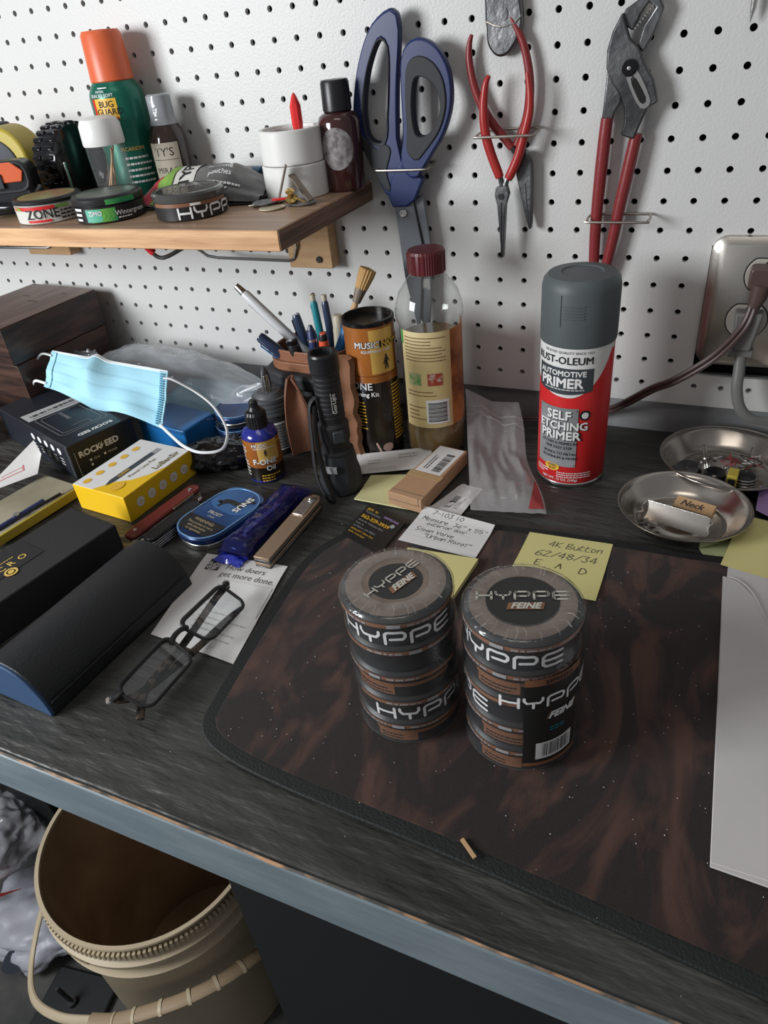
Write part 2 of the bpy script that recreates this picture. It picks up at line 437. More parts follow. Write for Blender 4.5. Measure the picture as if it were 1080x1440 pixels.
def plane_map(O, X, Y, off=0.00025):
    X = Vector(X).normalized(); Y = Vector(Y).normalized(); O = Vector(O); N = X.cross(Y).normalized() * off
    return lambda x, y: O + X * x + Y * y + N
def cyl_map(r, a0, z0, tilt=0.0, off=0.00035):
    def fn(x, y):
        a = a0 + x / r
        return Vector(((r + off) * math.sin(a), -(r + off) * math.cos(a), z0 + y + x * tilt))
    return fn
def prints(name, material, parent, mp, items):
    """items: ('t', body, size, x, y, bold, shear, align) | ('l', word, h, x, y) | ('h', body, h, x, y) | ('r', x0, y0, x1, y1) | ('p', poly) | ('s', path, w)"""
    mb = MB()
    for it in items:
        k = it[0]
        if k == 't':
            b, s_, x, y = it[1:5]
            bo = it[5] if len(it) > 5 else 0.0
            sh = it[6] if len(it) > 6 else 0.0
            al = it[7] if len(it) > 7 else 'LEFT'
            v, f = glyphs(b, s_, bo, sh, al)
            v = [(p[0] + x, p[1] + y) for p in v]
        elif k == 'l':
            v, f, w = logo_word(it[1], it[2]); v = [(p[0] + it[3] - w / 2, p[1] + it[4]) for p in v]
        elif k == 'h':
            v, f = hand(it[1], it[2], seed=len(it[1]) * 7 + int(it[2] * 1e4)); v = [(p[0] + it[3], p[1] + it[4]) for p in v]
        elif k == 'r':
            x0, y0, x1, y1 = it[1:5]; n = max(1, int(abs(x1 - x0) / 0.003)); n = min(n, 40)
            v = []; f = []
            for i in range(n + 1):
                x = x0 + (x1 - x0) * i / n; v += [(x, y0), (x, y1)]
            f = [(2 * i, 2 * i + 2, 2 * i + 3, 2 * i + 1) for i in range(n)]
        elif k == 'p':
            v = it[1]; f = [tuple(range(len(v)))]
        elif k == 's':
            v, f = ribbon(it[1], it[2])
        if k == 't' and bo:                        # the shifted copies lie a few microns over one another
            w = len(v) // 7; P = []
            for j, p in enumerate(v):
                q = Vector(mp(*p)); nn = (Vector(mp(p[0] + 1e-4, p[1])) - q).cross(Vector(mp(p[0], p[1] + 1e-4)) - q)
                P.append(q + nn.normalized() * (6e-6 * (j // max(1, w))))
            mb.add(P, f); continue
        mb.add([mp(*p) for p in v], f)
    return mb.build(name, material, parent, smooth=0)
def dashes(x0, y0, x1, y1, rows, seed=3, th=0.45, word=0.0022):
    """rows of unreadable small print as broken strokes"""
    rnd = random.Random(seed); out = []
    rh = (y1 - y0) / rows
    for j in range(rows):
        y = y1 - (j + 0.7) * rh; x = x0; xe = x1 - (x1 - x0) * rnd.choice((0, 0, .1, .35))
        while x < xe:
            w = word * rnd.uniform(0.6, 1.9)
            out.append(('r', x, y, min(xe, x + w), y + rh * th)); x += w + word * 0.35
    return out
def barcode(x0, y0, x1, y1, seed=5, n=22):
    rnd = random.Random(seed); out = []; u = (x1 - x0) / n
    for i in range(n):
        if rnd.random() < 0.9: out.append(('r', x0 + i * u, y0, x0 + i * u + u * rnd.choice((.3, .45, .65)), y1))
    return out
def patch(name, material, parent, r, a0, a1, z0, z1, n=20, off=0.0002):
    mb = MB(); mb.lathe([(r + off, z0), (r + off, z1)], n, a0=a0, a1=a1)
    return mb.build(name, material, parent)

# ================================================================== THE SETTING
IN = 0.0254
GX0, GZ0 = 0.0, 0.235                      # one pegboard hole sits here; the grid runs on in inches
X0, X1, ZB, ZT = -1.55, 0.85, 0.036, 0.70
CUT = (0.2245, 0.43, 0.0699, 0.1969)         # cutout for the outlet box (x0, x1, z0, z1)
def pegboard():
    v = []; f = []; idx = {}
    th = 0.005; rh = 0.0029; NS = 12
    def key(x, z, y=0.0):
        k = (round(x, 5), round(z, 5), y)
        if k not in idx: idx[k] = len(v); v.append((x, y, z))
        return idx[k]
    i0, i1 = int(math.ceil((X0 - GX0) / IN - .5)), int((X1 - GX0) / IN + .5)
    j0, j1 = -9, int((ZT - GZ0) / IN)
    for i in range(i0, i1 + 1):
        for j in range(j0, j1 + 1):
            cx, cz = GX0 + i * IN, GZ0 + j * IN
            xa, xb, za, zb = cx - IN / 2, cx + IN / 2, cz - IN / 2, cz + IN / 2
            if zb <= ZB: continue
            za = max(za, ZB)
            hole = cz - rh > za
            # cells overlapping the cutout
            if xb > CUT[0] + 1e-6 and xa < CUT[1] and zb > CUT[2] + 1e-6 and za < CUT[3]:
                if xa < CUT[0]: xb = CUT[0]
                elif zb > CUT[3]: za = CUT[3]
                elif za < CUT[2]: zb = CUT[2]
                else: continue
                hole = (xa + rh < cx < xb - rh) and (za + rh < cz < zb - rh)
            if not hole:
                f.append((key(xa, za), key(xb, za), key(xb, zb), key(xa, zb))); continue
            ring = []; back = []; sq = []
            for k in range(NS):
                a = 2 * math.pi * (k + .5) / NS
                ca, sa = math.cos(a), math.sin(a)
                ring.append(key(cx + rh * ca, cz + rh * sa)); back.append(key(cx + rh * ca, cz + rh * sa, th))
                m_ = max(abs(ca), abs(sa)); px, pz = ca / m_, sa / m_
                sx = cx + (px * (xb - cx) if px > 0 else px * (cx - xa)); sz = cz + (pz * (zb - cz) if pz > 0 else pz * (cz - za))
                sq.append((sx, sz))
            for k in range(NS):
                k2 = (k + 1) % NS
                A, B = sq[k], sq[k2]
                a, b = key(*A), key(*B)
                if abs(A[0] - B[0]) > 1e-7 and abs(A[1] - B[1]) > 1e-7:
                    cxn = xb if max(A[0], B[0]) > cx and abs(max(A[0], B[0]) - xb) < 1e-6 else xa
                    czn = zb if abs(max(A[1], B[1]) - zb) < 1e-6 else za
                    c = key(cxn, czn); f.append((ring[k], a, c, b, ring[k2]))
                else: f.append((ring[k], a, b, ring[k2]))
                f.append((ring[k], ring[k2], back[k2], back[k]))
    # lower and cut edges
    m = MB(); m.v = v; m.f = f
    m.add([(X0, 0, ZB), (X1, 0, ZB), (X1, th, ZB), (X0, th, ZB)], [(0, 1, 2, 3)])
    a, b, c, d = CUT
    m.add([(a, 0, c), (a, 0, d), (a, th, d), (a, th, c), (b, 0, c), (b, 0, d), (b, th, d), (b, th, c)], [(0, 1, 2, 3), (4, 5, 6, 7), (0, 4, 7, 3), (1, 5, 6, 2)])
    return m
wb = pegboard().build('wall_back', K['peg'], smooth=0); tag(wb, kind='structure')
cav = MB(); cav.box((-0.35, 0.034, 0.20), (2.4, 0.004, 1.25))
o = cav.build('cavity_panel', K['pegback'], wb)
m = MB(); m.box((-0.35, 0.0105, -0.06), (2.4, 0.010, 0.255)); o = m.build('trim_1', K['ply']); tag(o, kind='structure')
m = MB()                                   # bare studs just behind the lower holes near the outlet
for x, z, w, h in ((0.20, 0.05, 0.055, 0.030), (0.33, 0.045, 0.02, 0.018)): m.box((x, 0.0075, z + .008), (w, 0.004, h))
o = m.build('stud_strip', K['orangewood'], wb)
m = MB(); m.box((-0.3, -0.6, -0.83), (3.2, 2.6, 0.02)); o = m.build('floor', K['concrete']); tag(o, kind='structure')
m = MB(); m.box((-0.35, 0.06, -0.50), (2.4, 0.04, 0.70)); o = m.build('wall_rear', K['legblk']); tag(o, kind='structure')  # black colour stands in for the deep shade below the bench

# ================================================================== WORKBENCH
wbn = thing('workbench', 'black painted plywood workbench with chipped blue-grey front edge below the pegboard', 'workbench', (0, 0, -0.82))
def bench_z(x, y):
    return 0.0
m = MB()
m.box((-0.35, -0.279, -0.009 + .82), (2.3, 0.568, 0.018)); m.build('top_panel', K['bench'], wbn, bevel=0.0015)
m = MB()
def bare(u, v):
    x = -1.45 + 2.2 * u; e = 0.0002 + 0.0022 * max(0, nz(x, 3, 0, 30)) + 0.0014 * max(0, nz(x, 0, 0, 9))
    return (x, -0.5632 - (0.0026 if v > 0.5 else 0.0014), 0.8204 - (0.0004 if v < .5 else 0.0002 + e))
m.sheet(bare, 400, 1, 0.0006); m.build('bare_edge', K['bare'], wbn)
m = MB(); m.box((-0.35, -0.5575, -0.0268 + .82), (2.3, 0.016, 0.046)); m.build('front_apron', K['apron'], wbn, bevel=0.0015)
for x, y in ((-0.70, -0.315), (0.72, -0.44), (-1.35, -0.315)):
    m = MB(); m.box((x, y, 0.385), (0.12, 0.089, 0.77)); m.build('leg', K['legblk'], wbn, bevel=0.003)
m = MB(); m.box((0.2825, -0.49, 0.385), (0.735, 0.018, 0.77)); m.build('added_dark_panel', K['legblk'], wbn)  # black sheet added so the space under the bench stays dark
m = MB(); m.box((-0.076, -0.28, 0.385), (0.018, 0.40, 0.77)); m.build('added_dark_side', K['legblk'], wbn)  # second black sheet, added to keep it dark beside the bucket

# ================================================================== DESK MAT
mo = [(-.068, -.325), (-.062, -.40), (-.053, -.475), (-.046, -.500), (-.022, -.514), (.034, -.522), (.16, -.529), (.30, -.541), (.46, -.556), (.60, -.566)]
mo = [(x, max(y, -.5615)) for x, y in mo]
mback = [(.60, -.215), (.25, -.208), (.10, -.212), (.03, -.226), (-.010, -.240), (-.040, -.256), (-.060, -.285)]
outline = [tuple(p)[:2] for p in smooth_path([(x, y, 0) for x, y in mo + mback], 4, True)]
mt = thing('desk_mat', 'dark brown plush desk mat with black bound edge under the wrapped tins', 'mat', (0, 0, 0))
m = MB(); m.prism(outline, 0.0, 0.0030)
cen = Vector((sum(p[0] for p in outline) / len(outline), sum(p[1] for p in outline) / len(outline)))
inn = []
for i, p in enumerate(outline):
    a, b = Vector(outline[i - 1]), Vector(outline[(i + 1) % len(outline)])
    t = (b - a).normalized(); nrm = Vector((-t.y, t.x)); inn.append(tuple(Vector(p) + nrm * 0.010))
m.build('binding', K['matedge'], mt, bevel=0.001)
m = MB(); m.prism(inn, 0.0025, 0.0040); m.build('pile_surface', K['mat'], mt, bevel=0.0008)
MT = 0.0041
dust = MB(); rd = random.Random(11)
for i in range(260):
    x, y = rd.uniform(-.04, .42), rd.uniform(-.50, -.25); s_ = rd.uniform(.00018, .00045)
    dust.lathe([(0, -s_), (s_, 0), (0, s_)], 4, T(x, y, MT + s_ * .7))
for i in range(120):
    x, y = rd.uniform(-.30, .30), rd.uniform(-.555, -.12)
    s_ = rd.uniform(.00015, .0004); dust.lathe([(0, -s_), (s_, 0), (0, s_)], 4, T(x, y, (MT if x > -.05 and y < -.22 else 0) + .0003))
o = dust.build('dust', K['wht'], smooth=0); tag(o, 'pale specks of dust scattered over the brown mat and black bench', 'dust', kind='stuff')
m = MB(); m.box((0, 0, .0008), (.013, .0022, .0012)); o = m.build('wood_splinter', K['cleat'], loc=(.155, -.521, .0045), rot=(0, 0, R(-38)))
tag(o, 'small pale wood splinter on the front edge of the brown mat', 'splinter')

# ================================================================== SHELF
SZ = 0.257
sh = thing('wall_shelf', 'pine wood wall shelf with dark end grain fixed to the pegboard', 'shelf', (-0.112, 0, SZ - 0.018))
m = MB(); m.box((-0.70, -0.0985, 0.0088), (1.40, 0.193, 0.0172)); m.build('board', K['shelf'], sh, bevel=0.0008)
m = MB(); m.box((-0.70, -0.0985, 0.01765), (1.3985, 0.1915, 0.0006)); m.build('top_face', K['shelftop'], sh)
m = MB(); m.box((0.0002, -0.0985, 0.0088), (0.0010, 0.1915, 0.0165)); m.build('end_face', K['shelfend'], sh)
m = MB(); m.box((-0.0765, -0.010, -0.035), (0.055, 0.018, 0.066)); m.build('cleat', K['cleat'], sh, bevel=0.001)
m = MB(); m.box((-0.475, -0.010, -0.032), (0.075, 0.018, 0.058)); m.build('cleat', K['cleat'], sh, bevel=0.001)
m = MB(); m.lathe([(0, 0), (.0035, 0), (.0035, .002), (0, .002)], 16, T(-.0645, -.0192, -.058, R(90))); m.build('screw_hole', K['blackm'], sh)

def wire_thing(name, label, cat, path, rad=0.0013, matk='darkwire', group=None, k=5):
    m = MB(); m.tube(smooth_path(path, k), rad, 8)
    o = m.build(name, K[matk]); tag(o, label, cat, group); return o
# two long wire loops under the shelf and the red tipped hook
h = thing('wire_hook', 'long grey wire loop hook under the right part of the shelf', 'hook', (-.205, 0, .225))
m = MB(); m.tube([(0, 0.004, -.034), (-.001, -.016, -.036), (-.004, -.020, -.044), (-.01, -.022, -.0455), (-.10, -.031, -.0415), (-.113, -.033, -.039), (-.122, -.034, -.032), (-.126, -.036, -.024), (-.130, -.040, -.0105)], .0017, 8)
m.build('loop', K['darkwire'], h)
m = MB(); m.tube([(-.003, -.020, -.043), (.003, -.022, -.03), (.004, -.024, -.009)], .0016, 8); m.build('prong', K['wire'], h)
h = thing('wire_hook', 'long grey wire loop hook under the left end of the shelf', 'hook', (-.585, 0, .225))
m = MB(); m.tube([(0.01, .004, -.03), (.008, -.018, -.034), (0, -.022, -.037), (-.09, -.026, -.037), (-.16, -.026, -.037)], .0017, 8); m.build('loop', K['darkwire'], h)
m = MB(); m.tube([(.006, -.019, -.036), (.012, -.022, -.024), (.014, -.024, -.012)], .0016, 8); m.build('prong', K['wire'], h)
h = thing('red_tipped_hook', 'screw hook with red plastic tip hanging under the shelf edge', 'hook', (-.272, -.165, .24))
m = MB(); m.tube(smooth_path([(.048, .05, .002), (.030, .022, -.0065), (.012, .0, -.0155), (.003, -.006, -.0150), (-.002, -.010, -.006)], 5), .0021, 8); m.build('hook_wire', K['darkwire'], h)
m = MB(); m.tube(smooth_path([(.0015, -.0085, -.0105), (-.003, -.012, -.002), (-.0055, -.015, .006)], 4), .0036, 12); m.build('tip', K['redp'], h)

# ================================================================== OUTLET
ol = thing('power_outlet', 'brushed steel double outlet cover plate screwed over the pegboard', 'outlet', (0.283, 0, 0.146))
m = MB()
po = rrect(.116, .121, .013, 5); pi = rrect(.104, .109, .009, 5)
n = len(po)
m.add([(x, y, 0) for x, y in po] + [(x, y, .006) for x, y in po] + [(x, y, .0105) for x, y in pi],
      [(i, (i + 1) % n, n + (i + 1) % n, n + i) for i in range(n)] + [(n + i, n + (i + 1) % n, 2 * n + (i + 1) % n, 2 * n + i) for i in range(n)] + [tuple(range(2 * n, 3 * n))], WALL)
m.build('cover_plate', K['brushed'], ol, smooth=50)
def receptacle(cx, cz, name='socket'):
    q = [(cx + x, cz + max(-.0145, min(.0145, y))) for x, y in circ(.0172, 32)]
    m = MB(); m.prism(q, .0100, .0125, WALL); s = m.build(name, K['socket'], ol, bevel=.0006)
    q = [(cx + x, cz + max(-.0155, min(.0155, y))) for x, y in circ(.0184, 32)]
    m = MB(); m.prism(q, .0095, .01075, WALL); m.build('gap', K['blackm'], s)
    m = MB()
    for dx in (-.0065, .0065): m.box((cx + dx, cz + .002, .0126), (.0018, .008, .0006), WALL)
    m.lathe([(0, 0), (.0024, 0), (.0024, .0004), (0, .0004)], 12, WALL @ T(cx, cz + .0105, .0126)); m.build('slot', K['blackm'], s)
K['socket'] = mat('old_ivory_socket', (0.42, 0.39, 0.35), 0.4)
K['brown'] = mat('brown_cord_rubber', (0.085, 0.052, 0.048), 0.4)
K['greyc'] = mat('grey_cord_rubber', (0.15, 0.15, 0.145), 0.45)
receptacle(-.010, .0285); receptacle(-.019, -.013)
# brown plug and cord
bp = thing('extension_cord', 'brown plug and flat two-strand cord running down from the upper socket', 'cord', (0.272, -.013, 0.176))
m = MB(); m.prism(rrect(.026, .020, .004, 3), 0, .016, WALL); m.build('plug', K['brown'], bp, bevel=.002)
m = MB(); m.tube([(-.002, -.012, -.006), (-.003, -.013, -.017), (-.005, -.015, -.026)], [.0085, .0075, .005], 12, flat=.8); m.build('strain_relief', K['brown'], bp)
cp = [(-.005, -.015, -.022), (-.010, -.020, -.042), (-.030, -.030, -.068), (-.060, -.030, -.094), (-.080, -.024, -.108), (-.105, -.012, -.132), (-.125, .002, -.150), (-.160, .006, -.164), (-.20, .008, -.1725), (-.24, .003, -.1735)]
for dx, dz in ((-.0016, .0016), (.0016, -.0016)):
    m = MB(); m.tube(smooth_path([(x + dx, y, z + dz) for x, y, z in cp], 6), .0023, 8); m.build('cord', K['brown'], bp)
# grey plug and cable
gp = thing('power_cable', 'grey flat plug and thick grey cable in the lower socket', 'cable', (0.264, -.013, 0.133))
m = MB()
m.add([(-.011, y, .012) for y in (0, -.016)] + [(.013, y, .012) for y in (0, -.016)] + [(.008, y, -.024) for y in (0, -.016)] + [(-.008, y, -.024) for y in (0, -.016)],
      [(0, 1, 3, 2), (2, 3, 5, 4), (4, 5, 7, 6), (6, 7, 1, 0), (1, 7, 5, 3), (0, 2, 4, 6)])
m.build('plug', K['greyc'], gp, bevel=.002)
m = MB(); m.box((0, -.008, -.027), (.021, .012, .007)); m.build('strain_relief', K['greyc'], gp, bevel=.001)
m = MB(); m.tube(smooth_path([(.001, -.010, -.030), (.002, -.016, -.045), (.003, -.020, -.060), (.009, -.022, -.078), (.022, -.020, -.090), (.045, -.012, -.094), (.09, -.006, -.094), (.16, -.005, -.09)], 6), .0052, 12, flat=.75)
m.build('cable', K['greyc'], gp)

# ================================================================== TOOLS ON THE PEGBOARD
def ringhook(label, x0, x1, z, out, dx):
    """two-hole wire holder: a long slim loop standing out of the board"""
    h = thing('ring_holder', label, 'hook', (dx, 0, z + .003))
    X0_, X1_ = x0 - dx, x1 - dx
    p = [(X0_, -.002, -.0005), (X0_ - .0012, -out * .5, -.001), (X0_, -out * .9, -.0018), (X0_ + .003, -out, -.002), (X1_ - .003, -out, -.002), (X1_, -out * .9, -.0018), (X1_ + .0012, -out * .5, -.001), (X1_, -.002, .0)]
    m = MB(); m.tube(smooth_path(p, 5), .0012, 8); m.build('loop', K['wire'], h)
    m = MB()
    for x in (X0_ + .004, X1_ - .004): m.tube([(x, .012, 0), (x, -.003, 0)], .0012, 8)
    m.tube([(X0_, -.003, 0), (X1_, -.003, 0)], .0012, 8)
    m.build('peg', K['wire'], h)
ringhook('wire ring holder gripping the blue scissors', -.091, -.040, .271, .030, -.066)
ringhook('wire ring holder around the two red needle-nose pliers', .012, .064, .297, .034, .038)
ringhook('wire ring holder around the big red tongue-and-groove pliers', .115, .168, .222, .026, .142)

def flat_shape(pts, k=4): return [tuple(p)[:2] for p in smooth_path([(x, z, 0) for x, z in pts], k, True)]
def resample(P, n):
    P = [Vector(p) for p in P]; L = [0]
    for i in range(len(P)): L.append(L[-1] + (P[(i + 1) % len(P)] - P[i]).length)
    out = []
    for k in range(n):
        t = L[-1] * k / n; i = max(j for j in range(len(P)) if L[j] <= t)
        u = (t - L[i]) / max(1e-9, L[i + 1] - L[i]); out.append(tuple(P[i].lerp(P[(i + 1) % len(P)], u)))
    return out
def align_ring(outer, inner, n=48):
    c = Vector((sum(p[0] for p in inner) / len(inner), sum(p[1] for p in inner) / len(inner)))
    def polar(P):
        out = []
        for k in range(n):
            a = 2 * math.pi * k / n; d = Vector((math.cos(a), math.sin(a))); best = None
            for i in range(len(P)):
                p, q = Vector(P[i]) - c, Vector(P[(i + 1) % len(P)]) - c
                e = q - p; den = d.x * e.y - d.y * e.x
                if abs(den) < 1e-12: continue
                t = (p.x * e.y - p.y * e.x) / den; s = (p.x * d.y - p.y * d.x) / den
                if t > 0 and -1e-6 <= s <= 1 + 1e-6 and (best is None or t > best): best = t
            out.append(tuple(c + d * (best or .001)))
        return out
    return polar(outer), polar(inner)

# scissors -----------------------------------------------------------
sc = thing('scissors', 'large scissors with blue and grey handles hanging on the pegboard', 'scissors', (-.066, -.008, .25))
def off(P, dx=.066, dz=-.25): return [(x + dx, z + dz) for x, z in P]
Lo = flat_shape(off([(-.063, .401), (-.074, .400), (-.090, .388), (-.104, .362), (-.113, .330), (-.114, .305), (-.105, .285), (-.093, .262), (-.084, .246), (-.066, .244), (-.064, .262), (-.070, .285), (-.066, .34), (-.060, .385)]), 5)
Li = flat_shape(off([(-.077, .379), (-.072, .368), (-.076, .330), (-.082, .300), (-.091, .296), (-.101, .303), (-.102, .327), (-.095, .355), (-.084, .376)]), 5)
a, b = align_ring(Lo, Li, 64)
m = MB(); m.ring(a, b, .006, .016, WALL); m.build('handle', K['navy'], sc, bevel=.0018, smooth=50)
g = [((p[0] - q[0]) * .08 + q[0], (p[1] - q[1]) * .08 + q[1]) for p, q in zip(a, b)]
m = MB(); m.ring(g, b, .0045, .0175, WALL); m.build('grip_lining', K['rubber'], sc, bevel=.001, smooth=50)
m = MB(); m.prism(flat_shape(off([(-.1125, .309), (-.104, .286), (-.088, .256), (-.080, .254), (-.083, .270), (-.077, .288), (-.0825, .2945), (-.0915, .2905), (-.1015, .2985)]), 4), .0160, .0172, WALL); m.build('grip_pad', K['rubber'], sc, bevel=.0006)
Ro = flat_shape(off([(-.058, .366), (-.048, .377), (-.035, .377), (-.022, .368), (-.013, .350), (-.012, .326), (-.020, .303), (-.034, .284), (-.047, .268), (-.054, .262), (-.066, .276), (-.062, .300), (-.061, .340)]), 5)
Ri = flat_shape(off([(-.045, .348), (-.035, .347), (-.026, .339), (-.0225, .324), (-.028, .309), (-.038, .301), (-.0475, .302), (-.0505, .318), (-.049, .338)]), 5)
a, b = align_ring(Ro, Ri, 64)
m = MB(); m.ring(a, b, .010, .020, WALL); m.build('handle', K['navy'], sc, bevel=.0018, smooth=50)
g = [((p[0] - q[0]) * .55 + q[0], (p[1] - q[1]) * .55 + q[1]) for p, q in zip(a, b)]
m = MB(); m.ring(g, b, .0085, .0215, WALL); m.build('grip_lining', K['rubber'], sc, bevel=.001, smooth=50)
m = MB(); m.prism(off([(-.066, .282), (-.052, .270), (-.045, .262), (-.055, .243), (-.064, .237), (-.080, .236), (-.084, .246), (-.080, .262)]), .008, .0165, WALL)
m.build('collar', K['navy'], sc, bevel=.0018)
K['scissteel'] = mat('scissor_steel', (0.20, 0.215, 0.235), 0.38, 0.85, bump=0.1, bscale=60, bmap=(1, 1, 20))
m = MB(); m.prism(off([(-.080, .240), (-.060, .244), (-.0525, .20), (-.0565, .15), (-.062, .100), (-.0745, .165)]), .0078, .0108, WALL); m.build('blade', K['scissteel'], sc, bevel=.0006)
m = MB(); m.prism(off([(-.064, .244), (-.050, .246), (-.044, .20), (-.047, .14), (-.052, .098), (-.062, .12)]), .0045, .0075, WALL); m.build('blade', K['scissteel'], sc, bevel=.0006)
m = MB(); m.lathe([(0, 0), (.0045, 0), (.0045, .0016), (.0038, .0022), (.0020, .0022), (.0016, .0012), (0, .0012)], 8, WALL @ T(-.0045, -.020, .0108)); m.build('pivot_screw', K['steel'], sc)

# pliers helper ------------------------------------------------------
def taper(path, rads, flat, y=0, k=5):
    P = smooth_path(path, k); N = len(P); rr = []
    for i in range(N):
        t = i / (N - 1) * (len(rads) - 1); a = int(min(t, len(rads) - 2)); rr.append(rads[a] + (rads[a + 1] - rads[a]) * (t - a))
    return P, rr
def wp(P, y): return [(x, -y, z) for x, z in P]
pl = thing('needle_nose_pliers', 'bright red needle-nose pliers in front, tip pointing down on the pegboard', 'pliers', (.034, -.014, .25))
for name, P in (('handle', [(.022, .345), (.0185, .338), (.0165, .320), (.018, .300), (.023, .283), (.030, .266), (.0315, .262)]),
                ('handle', [(.056, .345), (.0585, .330), (.0585, .315), (.054, .297), (.049, .280), (.042, .265), (.0395, .261)])):
    Q, rr = taper(wp(off(P, -.034, -.25), .008), [.0018, .0033, .0042, .0044, .0044, .0038], 1)
    m = MB(); m.tube(Q, rr, 12); m.build(name, K['redgrip2'], pl)
m = MB(); Q, rr = taper(wp(off([(.0310, .266), (.0335, .256), (.0345, .250)], -.034, -.25), .008), [.0026, .0026, .003], 1); m.tube(Q, rr, 8)
Q, rr = taper(wp(off([(.0405, .266), (.037, .256), (.0355, .250)], -.034, -.25), .008), [.0026, .0026, .003], 1); m.tube(Q, rr, 8)
m.build('shank', K['darksteel'], pl)
m = MB(); m.prism(off([(.0285, .254), (.0385, .256), (.041, .248), (.038, .238), (.0365, .205), (.0355, .189), (.0345, .189), (.0325, .21), (.0300, .238), (.0275, .247)], -.034, -.25), .004, .012, WALL); m.build('jaws', K['darksteel'], pl, bevel=.0012)
m = MB(); m.box((.0, -.0124, -.035), (.0005, .0006, .052)); m.lathe([(0, 0), (.0028, 0), (.0028, .001), (0, .001)], 16, WALL @ T(0, -.004, .012)); m.build('jaw_seam', K['blackm'], pl)
pl = thing('needle_nose_pliers', 'dark red long-nose pliers hanging behind the bright red pair', 'pliers', (.048, -.004, .25))
for P in ([(.0030, .376), (.0005, .368), (.0005, .354), (.005, .335), (.013, .318), (.022, .305), (.032, .294), (.040, .285)],
          [(.036, .387), (.040, .382), (.049, .366), (.0545, .345), (.0555, .325), (.053, .308), (.048, .296), (.044, .287)]):
    Q, rr = taper(wp(off(P, -.048, -.25), .006), [.0016, .0030, .0038, .0042, .0042, .0036], 1)
    m = MB(); m.tube(Q, rr, 12); m.build('handle', K['redgrip'], pl)
m = MB(); Q, rr = taper(wp(off([(.038, .288), (.044, .280), (.048, .272)], -.048, -.25), .006), [.003, .003, .004], 1); m.tube(Q, rr, 8); m.build('shank', K['darksteel'], pl)
m = MB(); m.prism(off([(.044, .281), (.053, .283), (.0595, .272), (.060, .25), (.0605, .222), (.060, .2135), (.058, .2135), (.052, .235), (.0450, .262)], -.048, -.25), .002, .010, WALL); m.build('jaws', K['darksteel'], pl, bevel=.0012)
m = MB(); m.add([(.0055, -.0103, .005), (.0062, -.0103, .005), (.0105, -.0103, -.034), (.0100, -.0103, -.034)], [(0, 1, 2, 3)]); m.build('jaw_seam', K['blackm'], pl)

ct = thing('diagonal_cutters', 'dark steel jaws of cutting pliers hanging from above the frame', 'pliers', (.032, -.003, .38))
m = MB(); m.prism(flat_shape([(-.014, .045), (-.0165, .010), (-.0155, .0), (-.0145, -.012), (-.009, -.020), (-.002, -.0225), (.006, -.019), (.0135, -.008), (.0165, .004), (.0145, .018), (.013, .045)], 4), .001, .009, WALL); m.build('jaw', K['darksteel'], ct, bevel=.002)
m = MB(); m.tube([(-.0152, -.0095, .004), (-.008, -.0095, .0005), (.0, -.0096, -.001), (.010, -.0095, .001), (.016, -.0095, .006)], .0006, 6); m.build('cutting_edge', K['steel'], ct)
m = MB(); m.lathe([(0, 0), (.005, 0), (.005, .0008), (0, .001)], 20, WALL @ T(-.001, .008, .009)); m.build('rivet', K['darksteel'], ct)
for sx in (-1, 1):
    m = MB(); Q, rr = taper([(sx * .007, -.006, .040), (sx * .016, -.008, .07), (sx * .022, -.009, .12), (sx * .018, -.009, .16)], [.005, .0055, .005, .003], 1); m.tube(Q, rr, 10); m.build('handle', K['redgrip'], ct)

# channel pliers -----------------------------------------------------
cl = thing('tongue_and_groove_pliers', 'large steel tongue-and-groove pliers with long red handles hanging on the pegboard', 'pliers', (.145, -.006, .28))
C_ = (-.145, -.28)
up = [(.152, .3865), (.143, .386), (.133, .381), (.126, .372), (.1215, .360), (.1215, .350), (.124, .340), (.130, .329), (.137, .318), (.1395, .308), (.1385, .298), (.150, .296), (.1575, .297), (.163, .312), (.168, .3185), (.160, .333), (.152, .346), (.147, .355), (.1425, .364), (.1405, .3685)]
m = MB(); m.prism(off([(.131, .381), (.1245, .369), (.1210, .356), (.1215, .343), (.1265, .333), (.1335, .324), (.1385, .313), (.1395, .303), (.1375, .293), (.1485, .289), (.1575, .3175 - .005), (.1655, .3165), (.160, .333), (.1515, .345), (.1455, .357), (.1385, .363), (.1365, .368)], *C_), .006, .0125, WALL)
m.build('lower_jaw', K['darksteel'], cl, bevel=.0014, smooth=25)
m = MB(); m.prism(off([(.1335, .3715), (.128, .3735), (.133, .383), (.142, .388), (.151, .3905), (.158, .3885), (.162, .381), (.157, .366), (.149, .352), (.1445, .357), (.1475, .370), (.1555, .3815), (.1500, .3855), (.1445, .378), (.1395, .3675)], *C_), .002, .0085, WALL)
m.build('upper_jaw', K['darksteel'], cl, bevel=.0012, smooth=25)
m = MB()
for i in range(9):
    t = i / 8; m.prism([(.1395 + .0135 * t - .145 - .0008, .3675 + .0155 * t - .28), (.1395 + .0135 * t - .145 + .0008, .3675 + .0155 * t - .28 + .001), (.1395 + .0135 * t - .145 + .0012, .3675 + .0155 * t - .28 - .0012)], .004, .0095, WALL)
m.build('teeth', K['steel'], cl)
